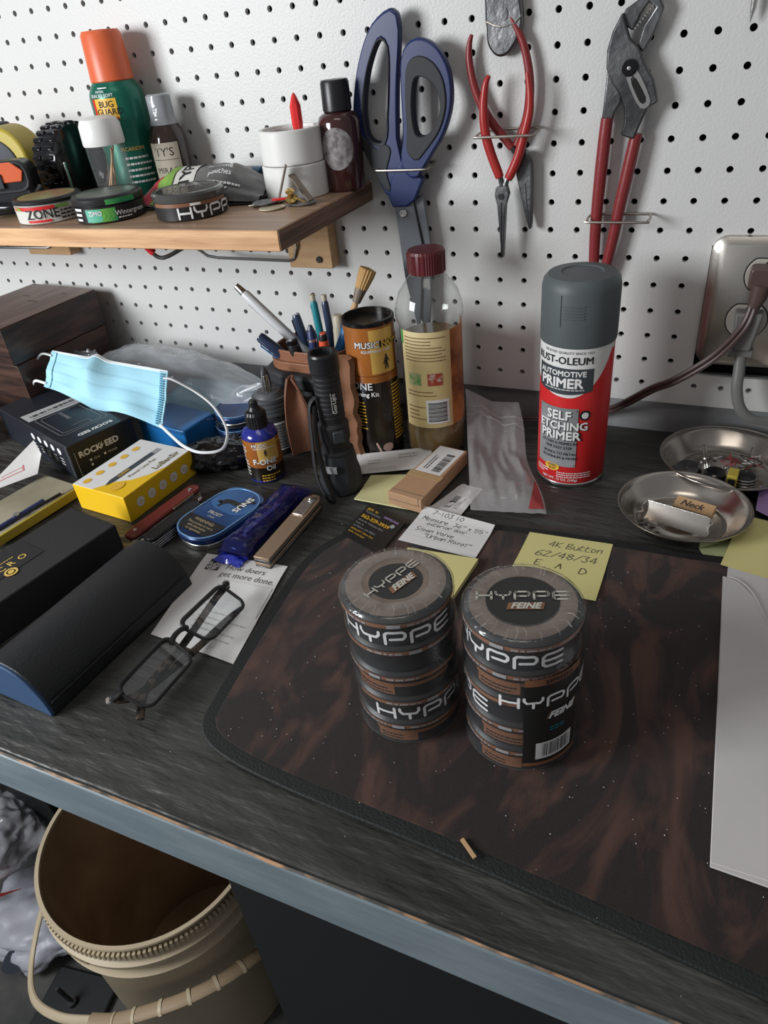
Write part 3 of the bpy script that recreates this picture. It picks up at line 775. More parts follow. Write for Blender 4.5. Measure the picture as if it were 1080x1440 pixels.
m = MB(); m.ring([tuple(p) for p in align_ring(flat_shape(off([(.1385, .339), (.1455, .342), (.1590, .3195), (.1575, .3135), (.151, .3135), (.1400, .332)], *C_), 3), flat_shape(off([(.1425, .336), (.1455, .336), (.1560, .3200), (.1550, .3165), (.1515, .3165), (.1430, .331)], *C_), 3), 28)[0]],
                  [tuple(p) for p in align_ring(flat_shape(off([(.1385, .339), (.1455, .342), (.1590, .3195), (.1575, .3135), (.151, .3135), (.1400, .332)], *C_), 3), flat_shape(off([(.1425, .336), (.1455, .336), (.1560, .3200), (.1550, .3165), (.1515, .3165), (.1430, .331)], *C_), 3), 28)[1]], .0118, .0134, WALL)
m.build('slot_rim', K['steel'], cl)
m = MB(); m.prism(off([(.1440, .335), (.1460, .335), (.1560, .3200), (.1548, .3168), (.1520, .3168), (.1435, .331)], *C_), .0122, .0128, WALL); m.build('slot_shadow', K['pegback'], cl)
m = MB(); m.lathe([(0, 0), (.0062, 0), (.0062, .0022), (.0052, .0032), (.0022, .0033), (.0018, .0026), (0, .0026)], 28, WALL @ T(.1405 - .145, .3425 - .28, .0125)); m.build('pivot_bolt', K['blackg'], cl)
m = MB(); m.lathe([(0, 0), (.0016, 0), (.0016, .0006), (0, .0008)], 14, WALL @ T(.1402 - .145, .3425 - .28, .0151)); m.build('bolt_face', K['steel'], cl)
m = MB(); m.prism(off([(.1215, .342), (.1205, .318), (.1195, .302), (.1285, .302), (.1305, .310), (.1350, .318), (.134, .330), (.127, .342)], *C_), .001, .0065, WALL); m.build('shank', K['darksteel'], cl, bevel=.0012)
for P in ([(.1243, .306), (.1235, .292), (.1225, .268), (.1215, .24), (.1212, .21), (.1222, .175), (.1228, .168)], [(.1500, .293), (.1475, .276), (.1445, .255), (.1410, .232), (.1385, .210), (.1345, .185), (.1310, .168)]):
    Q, rr = taper(wp(off(P, *C_), .006), [.0052, .0055, .0056, .0054, .0052, .0048, .0040], 1)
    m = MB(); m.tube(Q, rr, 12, flat=1.0); m.build('handle', K['redgrip'], cl)
aw = thing('awl', 'slim steel awl tip hanging at the top right of the pegboard', 'awl', (.226, -.004, .385))
m = MB(); m.tube([(-.0005, -.004, -.019), (0, -.004, -.010), (0, -.004, .02)], [.0003, .0022, .0034], 10); m.build('spike', K['steel'], aw)
m = MB(); m.lathe([(.004, 0), (.008, .006), (.010, .03), (.008, .06), (0, .066)], 16, T(0, -.006, .02)); m.build('handle', K['redgrip'], aw)

# ================================================================== ON THE SHELF
def face(p):                                  # angle (about z) that points from p to the viewer's side
    return math.atan2(.233 - p[0], .7292 + p[1])
def tin_body(parent, r, h, lidk, bodyk, lid_h=.30):
    """a round can: body, groove and separate lid"""
    m = MB(); z = h * (1 - lid_h)
    m.lathe([(0, 0), (r - .0025, 0), (r - .0006, .0012), (r - .0004, z - .0012), (r - .0022, z - .0006), (r - .0022, z + .0006)], 48); b = m.build('body', K[bodyk], parent)
    m = MB(); m.lathe([(r - .0022, z), (r - .0002, z + .0004), (r, z + .001), (r, h - .0022), (r - .0018, h - .0003), (r - .0042, h), (r - .0052, h - .0009), (0, h - .0009)], 48)
    l = m.build('lid', K[lidk], parent)
    return b, l
def disc(name, matk, parent, r, z, n=40):
    m = MB(); m.lathe([(0, z), (r, z), (r, z - .0003)], n); return m.build(name, K[matk], parent)

K['tinblack'] = mat('black_tin', (0.016, 0.016, 0.017), 0.38)
K['tinwhite'] = mat('white_tin_print', (0.58, 0.57, 0.53), 0.42)
K['olive'] = mat('green_red_lid_art', (0.26, 0.27, 0.10), 0.38, col2=(0.33, 0.10, 0.06), nscale=26, contrast=(0.42, 0.62))
K['greyart'] = mat('grey_green_lid_art', (0.14, 0.17, 0.13), 0.38, col2=(0.05, 0.06, 0.05), nscale=20, nmap=(1, 3, 1))
K['greenp'] = mat('lime_green_print', (0.13, 0.42, 0.06), 0.4, col2=(0.02, 0.26, 0.10), nscale=30)
K['lime'] = mat('lime_print', (0.20, 0.36, 0.07), 0.4)
K['mint'] = mat('mint_print', (0.10, 0.42, 0.30), 0.4)
K['smokelid'] = mat('translucent_black_lid', (0.06, 0.058, 0.056), 0.22, coat=0.5)

# ZONE tin
p = (-.410, -.152); r = .0340
t = thing('pouch_tin', 'white labelled round pouch tin with black rim, leftmost of the three on the shelf', 'tin', (p[0], p[1], SZ), face(p), 'round pouch tins on the shelf')
tin_body(t, r, .023, 'tinblack', 'tinwhite', .22); disc('lid_label', 'olive', t, r - .0055, .0226)
patch('red_stripe', K['redp'], t, r, -1.25, .12, .0135, .0170)
for q_ in ([(-.040, .0168), (-.037, .0138), (-.030, .0138), (-.034, .0168)], [(.004, .0168), (.006, .0138), (.018, .0138), (.018, .0168)]): prints('lime_corner', K['lime'], t, cyl_map(r, 0, 0, off=.0006), [('p', q_)])
prints('lettering', K['ink'], t, cyl_map(r, 0, 0), [('t', 'ZONE', .0125, -.027, .0056, .012)] + dashes(.008, .0025, .030, .0125, 3, 4, .45, .0028))
patch('red_label', K['redp'], t, r, -.78, -.06, .0022, .0046)
# wintergreen tin
p = (-.333, -.148); r = .0345
t = thing('pouch_tin', 'black round pouch tin with green label, middle of the three on the shelf', 'tin', (p[0], p[1], SZ), face(p), 'round pouch tins on the shelf')
tin_body(t, r, .024, 'tinblack', 'tinblack', .32); disc('lid_label', 'greyart', t, r - .0055, .0236)
patch('green_label', K['greenp'], t, r, -.62, .12, .0020, .0138)
patch('mint_label', K['mint'], t, r, -.75, -.28, .0024, .0136, off=.0003)
patch('green_band', K['greenp'], t, r, -.1, .75, .0168, .0215, off=.0006)
prints('lettering', K['wht'], t, cyl_map(r, 0, 0, off=.0007), [('t', 'Wintergreen', .0062, .003, .0065, .012), ('t', 'ZIMO', .0054, -.0225, .0082, .02)] + dashes(.005, .003, .026, .0055, 1, 9, .5, .002) + [('r', -.040, .0125, -.030, .0148), ('r', -.040, .008, -.031, .0102), ('r', -.040, .0035, -.032, .0055)])
prints('curve_lines', K['lime'], t, cyl_map(r, 0, 0, off=.0005), [('s', [(-.002 + .004 * k - .006 * ((j - 4) / 4) ** 2, .0025 + .0013 * j) for j in range(9)], .0005) for k in (-1, 0, 1)])
# hyppe tin
p = (-.241, -.138); r = .0345
t = thing('pouch_tin', 'black round pouch tin with white block lettering, rightmost of the three on the shelf', 'tin', (p[0], p[1], SZ), face(p), 'round pouch tins on the shelf')
tin_body(t, r, .024, 'smokelid', 'tinblack', .34); disc('lid_label', 'smokelid', t, r - .0058, .0236)
patch('copper_band', K['copper'], t, r, -1.2, 1.2, .0128, .0160)
prints('lettering', K['wht'], t, cyl_map(r, 0, 0), [('l', 'HYPPE', .0088, .0235, .0028), ('r', -.001, .0134, .009, .0155)])
prints('lid_lettering', K['gryp'], t, plane_map((-.012, .006, .0238), (1, 0, 0), (0, 1, 0)), [('t', 'HYPPE', .009, 0, 0, .02)])

# bug spray can
K['green'] = mat('dark_green_can', (0.010, 0.135, 0.090), 0.3, metal=0.3)
K['gold2'] = mat('yellow_orange_label', (0.72, 0.42, 0.04), 0.4)
K['orangecap'] = mat('orange_cap', (0.66, 0.125, 0.045), 0.38)
p = (-.389, -.034); r = .0285
t = thing('spray_can', 'tall green insect repellent spray can with an orange cap on the shelf', 'can', (p[0], p[1], SZ), face(p))
m = MB(); m.lathe([(0, 0), (r - .002, 0), (r, .002), (r, .096), (r - .0010, .101), (r - .004, .107), (.0210, .111), (.0205, .113), (0, .113)], 40); m.build('body', K['green'], t)
m = MB(); m.lathe([(.0215, .1105), (.0225, .1115), (.0205, .152), (.0185, .1555), (0, .1565)], 40); m.build('cap', K['orangecap'], t)
prints('label', K['gold2'], t, cyl_map(r, -.50, 0, off=.0003), [('r', -.016, .077, .012, .0965)])
prints('red_flash', K['redp'], t, cyl_map(r, -.50, 0, off=.0006), [('r', -.0165, .077, -.013, .0965), ('r', -.012, .077, .011, .079)])
prints('label_lettering', K['ink'], t, cyl_map(r, -.50, 0, off=.0007), [('t', 'BUG', .0084, -.008, .0885, .01), ('t', 'GUARD', .0084, -.0125, .0815, .01)])
prints('lettering', K['wht'], t, cyl_map(r, -.50, 0, off=.0005), [('t', 'AVON', .0034, -.008, .1018), ('t', 'SKIN SO SOFT', .0042, -.0160, .0978, .01), ('r', -.004, .1055, .006, .1065)] + dashes(.006, .012, .034, .042, 5, 5, .35))
prints('gold_lettering', K['gold'], t, cyl_map(r, -.50, 0, off=.0006), [('t', 'PICARIDIN', .0052, .004, .046, .01)])

# toothpick jar
p = (-.374, -.088); r = .0203
t = thing('toothpick_jar', 'clear plastic jar with a white flip cap holding a few toothpicks on the shelf', 'jar', (p[0], p[1], SZ), face(p))
m = MB(); m.lathe([(0, .0005), (r - .004, .0005), (r - .002, .002), (r, .05), (r, .060)], 40); m.build('jar_wall', K['jar'], t)
m = MB(); m.lathe([(r + .0006, .0575), (r + .0012, .059), (r + .0006, .076), (r - .002, .0815), (r - .008, .0835), (0, .084)], 40); m.build('cap', K['white'], t)
for x0, y0, x1, y1, s_ in ((-.008, -.009, .011, .000, 1), (-.002, -.011, .012, -.004, .96), (-.006, .002, .013, -.006, .98)):
    m = MB(); m.tube([(0, 0, 0), (.001, .0, .004), ((x1 - x0), (y1 - y0), .054 * s_)], [.0002, .0011, .0011], 6)
    tag(m.build('toothpick', K['cleat'], loc=(p[0] + x0, p[1] + y0, SZ + .002)), 'wooden toothpick leaning inside the clear jar with the white cap', 'toothpick', 'toothpicks in the jar')

# small amber bottle with shrink band
K['amberglass'] = mat('dark_brown_glass', (0.035, 0.022, 0.016), 0.12, coat=0.4)
K['creamlabel'] = mat('cream_label', (0.46, 0.43, 0.34), 0.7)
p = (-.338, -.030); r = .0205
t = thing('bottle', 'small dark brown bottle with cream label and shrink-sealed cap behind the snuff pouch', 'bottle', (p[0], p[1], SZ), face(p))
m = MB(); m.lathe([(0, 0), (r - .001, 0), (r, .002), (r, .052), (r - .003, .062), (.0115, .072), (.0105, .076), (0, .076)], 32); m.build('glass', K['amberglass'], t)
m = MB(); m.lathe([(.0118, .074), (.0124, .078), (.0120, .094), (0, .095)], 28); m.build('cap', K['blackp'], t)
m = MB(); m.lathe([(.0150, .067), (.0128, .073), (.0129, .094), (.0105, .0957)], 28, rfn=lambda a, z: 1 + .04 * nz(math.cos(a), math.sin(a), z * 60, 3)); m.build('shrink_band', K['bag'], t)
patch('label', K['creamlabel'], t, r, -1.15, .45, .010, .051)
prints('label_lettering', K['ink'], t, cyl_map(r, 0, 0), [('t', "TY'S", .0115, -.018, .0385), ('t', 'MIRACLE', .0082, -.020, .0215), ('r', -.022, .0345, .008, .035)] + dashes(-.019, .012, .006, .018, 2))

# pouch: crumpled foil packet
K['pouchgrey'] = mat('grey_foil_pouch', (0.20, 0.195, 0.19), 0.33, col2=(0.10, 0.10, 0.10), nscale=24, metal=.3)
t = thing('foil_pouch', 'crumpled grey and red foil snuff packet lying behind the tins on the shelf', 'pouch', (-.262, -.080, SZ), R(12))
def pouch(u, v, k=1):
    x = -.068 + .136 * u; y = -.036 + .072 * v
    e = min(1, 4 * min(u, 1 - u)) * math.sin(math.pi * v)
    return (x, y, .004 + e * .020 * k + .0035 * nz(u, v, 0, 7) * (1 if k > 0 else .2) + .014 * v * (k > 0) + (.014 * v * (k < 0)))
m = MB(); m.sheet(lambda u, v: pouch(u, v), 36, 20, .0004); m.build('upper_foil', K['pouchgrey'], t)
m = MB(); m.sheet(lambda u, v: (-.068 + .136 * u, -.036 + .072 * v, .0022 + .012 * v), 6, 4, .0004); m.build('lower_foil', K['pouchgrey'], t)
def pmap(off):
    def fn(x, y):
        u, v = (x + .068) / .136, (y + .036) / .072
        q = pouch(u, v); return Vector((q[0], q[1], q[2] + off))
    return fn
def strip(name, mk, x0, x1, slant=0.0, off=.0007, y0=-.035, y1=.035):
    m = MB(); f_ = pmap(off)
    m.sheet(lambda u, v: f_(max(-.067, min(.067, x0 + (x1 - x0) * u + slant * v)), y0 + (y1 - y0) * v), 8, 16); m.build(name, K[mk], t)
K['pinkp'] = mat('crimson_print', (0.50, 0.03, 0.06), 0.35)
strip('red_end', 'pinkp', -.067, -.048, .018); strip('green_band', 'lime', -.050, -.032, .016, .0010); strip('white_band', 'tinwhite', -.030, -.008, .014, .0009)
prints('lettering', K['ink'], t, (lambda f_: (lambda x, y: f_(-.018 + y * -1 + .008 * (x / .05), x - .030)))(pmap(.0013)), [('t', 'HYPPE', .0165, .002, -.006, .02)])
prints('small_lettering', K['wht'], t, pmap(.0012), [('t', 'Nicotine', .0075, .008, -.004), ('t', 'pouches', .0075, .010, -.014)] + dashes(.010, -.028, .045, -.018, 2))

# lip balm tube
K['blistblue'] = mat('teal_blue_tube', (0.012, 0.10, 0.19), 0.3, col2=(0.008, 0.03, 0.06), nscale=14)
t = thing('lip_balm_tube', 'dark blue lip balm tube lying behind the packet next to the white rolls', 'tube', (-.243, -.040, SZ + .001), R(-6))
m = MB(); m.tube([(-.040, 0, .010), (-.02, 0, .011), (.012, 0, .013), (.030, 0, .013)], [.0035, .0095, .0125, .0125], 20, flat=.9); m.build('tube_body', K['blistblue'], t)
m = MB(); m.tube([(.030, 0, .0125), (.044, 0, .0125)], .0095, 20); m.build('cap', K['blackp'], t)
prints('lettering', K['wht'], t, lambda x, y: Vector((x, -.0128 * math.cos(y / .0128 + .35), .013 + .0120 * math.sin(y / .0128 + .35))), [('t', 'Blistex', .0105, -.006, -.003, .02)])
prints('yellow_line', K['gold'], t, lambda x, y: Vector((x, -.0128 * math.cos(y / .0128), .013 + .0120 * math.sin(y / .0128))), [('r', -.015, -.0105, .029, -.0095)])

# white pipe couplings, one on another
for label, z, nm in (('lower of two stacked white plastic rings at the right of the shelf', 0, 0), ('upper of two stacked white plastic rings with a red pen tip standing in it', .0305, 1)):
    t = thing('plastic_ring', label, 'ring', (-.167, -.058, SZ + z), R(20), 'stacked white plastic rings')
    r = .0320 - .0012 * nm
    m = MB(); m.lathe([(r - .004, 0), (r - .001, .0), (r, .001), (r, .029), (r - .001, .030), (r - .004, .030), (r - .0045, .029), (r - .0045, .001), (r - .004, 0)], 48); m.build('outer_ring', K['white'], t)
    m = MB(); m.lathe([(.0215, .001), (.0240, .001), (.0240, .0275), (.0215, .0275), (.0215, .001)], 40); m.build('inner_ring', K['white'], t)
    if nm:
        m = MB()
        m.lathe([(.024, .0262), (.0285, .0262)], 40); m.build('web', K['white'], t)
K['redpen'] = mat('red_pen_tip', (0.70, 0.035, 0.035), 0.3)
t = thing('red_pen', 'red pen standing inside the upper white ring on the shelf', 'pen', (-.158, -.056, SZ), R(0))
m = MB(); m.lathe([(0, 0), (.005, 0), (.005, .060), (.0055, .062), (.0055, .078), (.0025, .086), (.0008, .0885), (0, .089)], 8); m.build('barrel', K['redpen'], t)

# brown bottle with round label
K['winebottle'] = mat('dark_red_brown_plastic', (0.045, 0.014, 0.014), 0.14, coat=0.5)
K['roundlabel'] = mat('mottled_grey_label', (0.30, 0.28, 0.28), 0.6, col2=(0.13, 0.11, 0.12), nscale=150)
p = (-.125, -.034); r = .0205
t = thing('lotion_bottle', 'dark red-brown bottle with black cap and round grey label at the shelf end', 'bottle', (p[0], p[1], SZ), face(p))
m = MB(); m.lathe([(0, 0), (r - .002, 0), (r, .003), (r, .061), (r - .002, .066), (r - .007, .069), (.011, .070), (0, .070)], 36); m.build('bottle_body', K['winebottle'], t)
m = MB(); m.lathe([(.0132, .0695), (.0140, .0705), (.0136, .093), (.0125, .0955), (0, .0962)], 32); m.build('cap', K['blackp'], t)
m = MB(); pm = cyl_map(r, -.25, .039, off=.0004)
m.sheet(lambda u, v: pm(.0165 * v * math.cos(2 * math.pi * u), .0185 * v * math.sin(2 * math.pi * u)), 32, 4); m.build('label', K['roundlabel'], t)

# guitar picks and small bits
picks = [(-.165, -.116, 0, 'pick', 'tan oval guitar pick nearest the shelf edge'), (-.180, -.098, 1, 'pick', 'tan guitar pick left of the small pile on the shelf'),
         (-.205, -.072, 0, 'greypick', 'grey guitar pick farthest left in the pile by the white rings'), (-.138, -.101, 1, 'greypick', 'grey marbled guitar pick at the right front of the pile'),
         (-.176, -.103, 2, 'greypick', 'grey guitar pick in the middle of the pile under the gold bit')]
K['greypick'] = mat('marbled_grey_celluloid', (0.17, 0.17, 0.175), 0.3, col2=(0.06, 0.06, 0.065), nscale=90)
K['creampick'] = mat('cream_celluloid', (0.50, 0.43, 0.30), 0.3)
for i, (x, y, lv, mk, lab) in enumerate(picks):
    m = MB(); q = [(.0125 * math.cos(a) * (1 - .18 * math.sin(a)), .0145 * math.sin(a) - .001) for a in [2 * math.pi * k / 24 for k in range(24)]]
    m.prism(q, 0, .0011); o = m.build('guitar_pick', K['creampick' if mk == 'pick' else mk], loc=(x, y, SZ + .0002 + lv * .0013), rot=(R(3 * (i % 3) - 2), R(2 * (i % 2)), R(50 + 70 * i)), bevel=.0003)
    tag(o, lab, 'pick', 'guitar picks on the shelf')
for lab, loc, rot in (('brown folded wooden strip leaning left in the pile of picks', (-.160, -.098, SZ + .003), (R(0), R(-68), R(35))), ('brown flat wooden strip leaning against the white ring', (-.141, -.096, SZ + .014), (R(8), R(38), R(-25)))):
    m = MB(); m.box((0, 0, 0), (.034, .0065, .0018)); o = m.build('wood_strip', K['tan'], loc=loc, rot=rot, bevel=.0003)
    if rot[1] < 0: o.location.z += .015
    tag(o, lab, 'strip')
K['brass'] = mat('shiny_brass', (0.75, 0.50, 0.16), 0.2, 1.0)
m = MB(); m.lathe([(0, 0), (.0055, .0015), (.0060, .004), (.0030, .006), (.0028, .010), (.0045, .012), (0, .0135)], 14); m.tube([(.004, 0, .004), (.014, -.004, .001)], .0009, 6)
tag(m.build('brass_knob', K['brass'], loc=(-.148, -.104, SZ + .003), rot=(R(30), 0, R(20))), 'small shiny brass knob lying on the pile of picks', 'knob')
m = MB(); m.box((0, 0, .0012), (.016, .005, .002)); tag(m.build('red_bead_strip', K['redp'], loc=(-.160, -.106, SZ + .0048), rot=(0, 0, R(25)), bevel=.0006), 'small red plastic bit among the picks', 'bit')
m = MB(); m.tube([(-.012, 0, .001), (-.004, .001, .0012), (.012, -.001, .001)], .0007, 6); tag(m.build('nail', K['steel'], loc=(-.178, -.113, SZ + .0016), rot=(0, 0, R(30))), 'thin steel pin lying on the picks', 'nail')

# tape measures and black ribbed cap
K['yellowrub'] = mat('dirty_yellow_plastic', (0.42, 0.33, 0.045), 0.45)
K['darknavy'] = mat('dark_slate_rubber', (0.022, 0.027, 0.040), 0.6)
K['foam'] = mat('speckled_grey_label', (0.30, 0.31, 0.32), 0.4, col2=(0.10, 0.10, 0.10), nscale=160)
t = thing('tape_measure', 'yellow and black tape measure at the back left end of the shelf', 'tape measure', (-.535, -.060, SZ), R(8))
m = MB(); m.prism(rrect(.082, .080, .033, 8, 0, .0405), .0, .036, WALL @ T(0, 0, 0)); m.build('case', K['yellowrub'], t, bevel=.003)
m = MB(); m.prism(flat_shape([(-.042, .045), (-.0425, .078), (-.012, .0830), (.006, .0815), (-.004, .072), (-.028, .068), (-.036, .050)], 4), .002, .0375, WALL); m.build('grip_corner', K['darknavy'], t, bevel=.002)
m = MB(); m.lathe([(0, 0), (.0300, 0), (.0300, .0015), (.0285, .0022), (0, .0022)], 36, WALL @ T(-.001, .040, .036)); m.build('hub_disc', K['darknavy'], t)
m = MB(); m.lathe([(0, 0), (.0150, 0), (.0150, .0008), (0, .0008)], 30, WALL @ T(-.002, .034, .0382)); m.build('hub_label', K['foam'], t)
m = MB(); m.box((.020, -.0405, .018), (.030, .006, .024)); m.build('lock_slider', K['yellowrub'], t, bevel=.002)
m = MB(); m.box((.035, -.038, .006), (.034, .022, .012)); m.build('tape_mouth', K['blackp'], t, bevel=.002)

t = thing('ribbed_wheel', 'black deeply ribbed plastic wheel standing behind the orange clip on the shelf', 'wheel', (-.472, -.062, SZ), R(88))
m = MB(); W_ = WALL @ T(0, .0395, 0)
m.lathe([(0, 0), (.030, 0), (.037, .003), (.0385, .008), (.0385, .030), (.037, .035), (.030, .038), (0, .038)], 72, W_, rfn=lambda a, z: 1.0 if (a * 36 / math.pi) % 2 < 1 else .985)
m.build('drum', K['blackg'], t, smooth=30)
for i in range(26):
    a = 2 * math.pi * i / 26
    m = MB()
    for zc in (.010, .027): m.add(
        [tuple((WALL @ T(0, .0395, 0)) @ Vector(((.0365 + dr) * math.cos(a + da), (.0365 + dr) * math.sin(a + da), zc + dz))) for dr, da, dz in
         ((0, -.07, -.0065), (0, .07, -.0065), (0, .07, .0065), (0, -.07, .0065), (.0034, -.060, -.0058), (.0034, .060, -.0058), (.0034, .060, .0058), (.0034, -.060, .0058))],
        [(4, 5, 6, 7), (0, 1, 5, 4), (1, 2, 6, 5), (2, 3, 7, 6), (3, 0, 4, 7)])
    m.build('tread', K['blackg'], t, bevel=.0008)
m = MB(); m.box((.0, -.018, .0), (.050, .030, .001)); m.build('base_plate', K['blackp'], t)
m = MB(); m.box((-.030, -.040, .028), (.003, .003, .030), T(0,0,0)); m.build('steel_strip', K['steel'], t, bevel=.0006)

t = thing('clip_tape', 'small black and orange tape measure lying in front at the left shelf end', 'tape measure', (-.485, -.126, SZ), R(28))
m = MB(); m.prism(rrect(.066, .050, .012, 5, 0, .028), 0, .034, WALL); m.build('case', K['blackp'], t, bevel=.003)
m = MB(); m.ring(*align_ring(rrect(.068, .030, .010, 5, 0, .039), rrect(.062, .024, .008, 5, 0, .039), 40), .028, .0355, WALL); m.build('rim', K['rubber'], t, bevel=.001)
m = MB(); m.prism([(-.030, .034), (.026, .034), (.030, .044), (.020, .0535), (-.020, .0535), (-.030, .048)], .033, .0356, WALL); m.build('orange_panel', K['orangecap'], t, bevel=.0008)
m = MB(); m.box((-.006, -.0362, .036), (.026, .002, .014)); m.build('badge', K['darknavy'], t, bevel=.0006)
m = MB(); m.tube(smooth_path([(-.02, -.036, .014), (.01, -.043, .012), (.032, -.036, .018), (.036, -.020, .024)], 5), .0045, 10); m.build('wrist_loop', K['blackg'], t)
m = MB(); m.box((0, 0, .004), (.016, .010, .007)); tag(m.build('orange_clip', K['orangecap'], loc=(-.436, -.118, SZ + .012), rot=(R(10), 0, R(-12)), bevel=.001), 'small orange plastic clip in front of the ribbed wheel', 'clip')
m = MB(); m.box((0, 0, .006), (.046, .040, .012)); tag(m.build('black_case', K['blackp'], loc=(-.447, -.118, SZ), rot=(0, 0, R(-8)), bevel=.003), 'flat black plastic case lying behind the white labelled tin', 'case')

# ================================================================== STANDING ON THE BENCH
# primer spray can ---------------------------------------------------
K['silver'] = mat('grey_metal_label', (0.21, 0.22, 0.23), 0.35, col2=(0.32, 0.33, 0.34), nscale=14)
K['slate'] = mat('slate_label', (0.045, 0.055, 0.065), 0.35)
p = (.1265, -.0995); r = .0330
t = thing('spray_paint_can', 'tall red and white primer spray can with a grey cap by the zip bag', 'can', (p[0], p[1], 0), face(p))
m = MB(); m.lathe([(0, .0015), (r - .004, .0015), (r - .002, 0), (r, .001), (r, .0035), (r - .0008, .0045)], 56); m.build('bottom_rim', K['steel'], t)
m = MB(); m.lathe([(r - .0008, .0040), (r - .0003, .005), (r - .0003, .143), (r - .001, .145), (0, .145)], 64); m.build('body', K['redp'], t)
m = MB(); m.lathe([(r - .0006, .143), (r + .0006, .1435), (r + .0010, .146), (r + .0008, .190), (r - .0005, .1965), (r - .004, .2005), (r - .010, .2015), (.018, .2015), (.017, .2005), (0, .2005)], 64); cap = m.build('cap', K['greycap'], t)
m = MB(); pm = cyl_map(r + .0009, -.12, 0, off=.0002)
m.add([pm(x, y) for x, y in ((-.0125, .163), (-.0125, .190), (-.0118, .190), (-.0118, .163))], [(0, 1, 2, 3)])
m.add([pm(x, y) for x, y in ((-.0125, .1625), (.011, .1625), (.011, .1632), (-.0125, .1632))], [(0, 1, 2, 3)]); m.build('cap_groove', K['blackm'], cap)
for k in range(5):
    m = MB(); m.tube([pm(-.010 + .002 * j, .181 - .0026 * k) for j in range(10)], .0006, 6); m.build('cap_ridge', K['greycap'], cap)
K['canwhite'] = mat('white_can_print', (0.70, 0.70, 0.69), 0.35)
A0 = -.30
def P(o=.0004): return cyl_map(r, A0, 0, off=o - .0003)
m = MB(); pm = P(.0004)
def swoosh(u, v):
    x = -.052 + .104 * u
    lo = .0965 + .00 + 5.2 * max(0, (x - .004)) ** 2 * 4.5 + 3.2 * min(0, (x - .004)) ** 2 * 3.0
    lo = min(lo, .138); return pm(x, lo + (.1434 - lo) * v)
m.sheet(swoosh, 60, 4); m.build('white_field', K['canwhite'], t)
m = MB(); pm2 = P(.0006)
def badge(u, v):
    x = -.030 + .056 * u; lo = .0995 + 2.2 * (x + .002) ** 2 * 2.0; hi = .1255 - .001 * u
    return pm2(x, lo + (hi - lo) * v)
m.sheet(badge, 30, 4); m.build('dark_badge', K['slate'], t)
m = MB(); m.sheet(lambda u, v: P(.0006)(-.0265 + .041 * u, .0235 + .0625 * v), 24, 4); m.build('grey_plate', K['silver'], t)
for x, y in ((-.0245, .0840), (.0125, .0840), (-.0245, .0260), (.0125, .0260)):
    m = MB(); m.lathe([(.0009, 0), (.0006, .0004), (0, .0005)], 10, T(*P(.0008)(x, y)) @ Matrix.Rotation(A0 + x / r, 4, 'Z') @ Matrix.Rotation(R(90), 4, 'X')); m.build('rivet', K['steel'], t)
prints('brand_lettering', K['ink'], t, P(.0008), [('t', 'RUST-OLEUM', .0096, -.0325, .1290, .02), ('t', 'TRUSTED QUALITY SINCE 1921', .0034, -.022, .1385)])
prints('badge_lettering', K['wht'], t, P(.0009), [('t', 'AUTOMOTIVE', .0072, -.0265, .1175, .03), ('t', 'PRIMER', .0130, -.0255, .1065, .035), ('r', -.027, .1260, .025, .1264)] + dashes(-.020, .1035, .018, .1052, 1))
prints('plate_shadow', K['ink'], t, P(.0008), [('t', 'SELF', .0125, -.0150, .0736, .05), ('t', 'ETCHING', .0112, -.0235, .0632, .05), ('t', 'PRIMER', .0125, -.0215, .0528, .05)])
prints('plate_lettering', K['wht'], t, P(.0011), [('t', 'SELF', .0125, -.0157, .0742, .03), ('t', 'ETCHING', .0112, -.0242, .0638, .03), ('t', 'PRIMER', .0122, -.0222, .0534, .03)])
prints('plate_small_lettering', K['ink'], t, P(.0009), [('t', 'ETCHES & PRIMES IN', .0039, -.0205, .0478, .01), ('t', 'ONE EASY STEP', .0039, -.0165, .0430, .01), ('t', 'BONDS TO METAL,', .0039, -.0180, .0365, .01), ('t', 'ALUMINUM & MORE', .0039, -.0195, .0318, .01)])
prints('yellow_oval', K['gold2'], t, P(.0009), [('p', [(-.008 + .0078 * math.cos(a), .0218 + .0042 * math.sin(a)) for a in [2 * math.pi * k / 20 for k in range(20)]])])
prints('oval_lettering', K['ink'], t, P(.0012), [('t', 'STOPS', .0031, -.0125, .0222, .01), ('t', 'RUST', .0031, -.0110, .0192, .01)])
prints('seal', K['ink'], t, P(.0009), [('p', [(.0205 + .0052 * math.cos(a), .0790 + .0052 * math.sin(a)) for a in [2 * math.pi * k / 22 for k in range(22)]])])
prints('seal_centre', K['canwhite'], t, P(.0012), [('p', [(.0205 + .0032 * math.cos(a), .0790 + .0032 * math.sin(a)) for a in [2 * math.pi * k / 18 for k in range(18)]])])
prints('small_lettering', K['wht'], t, P(.0006), [('t', 'NET WT. 12 OZ. (340g)', .0036, -.019, .0075, .01)] + dashes(-.028, .012, -.012, .019, 3, 2, .4, .0016) + dashes(-.003, .0105, .030, .0175, 3, 6, .4, .0016))

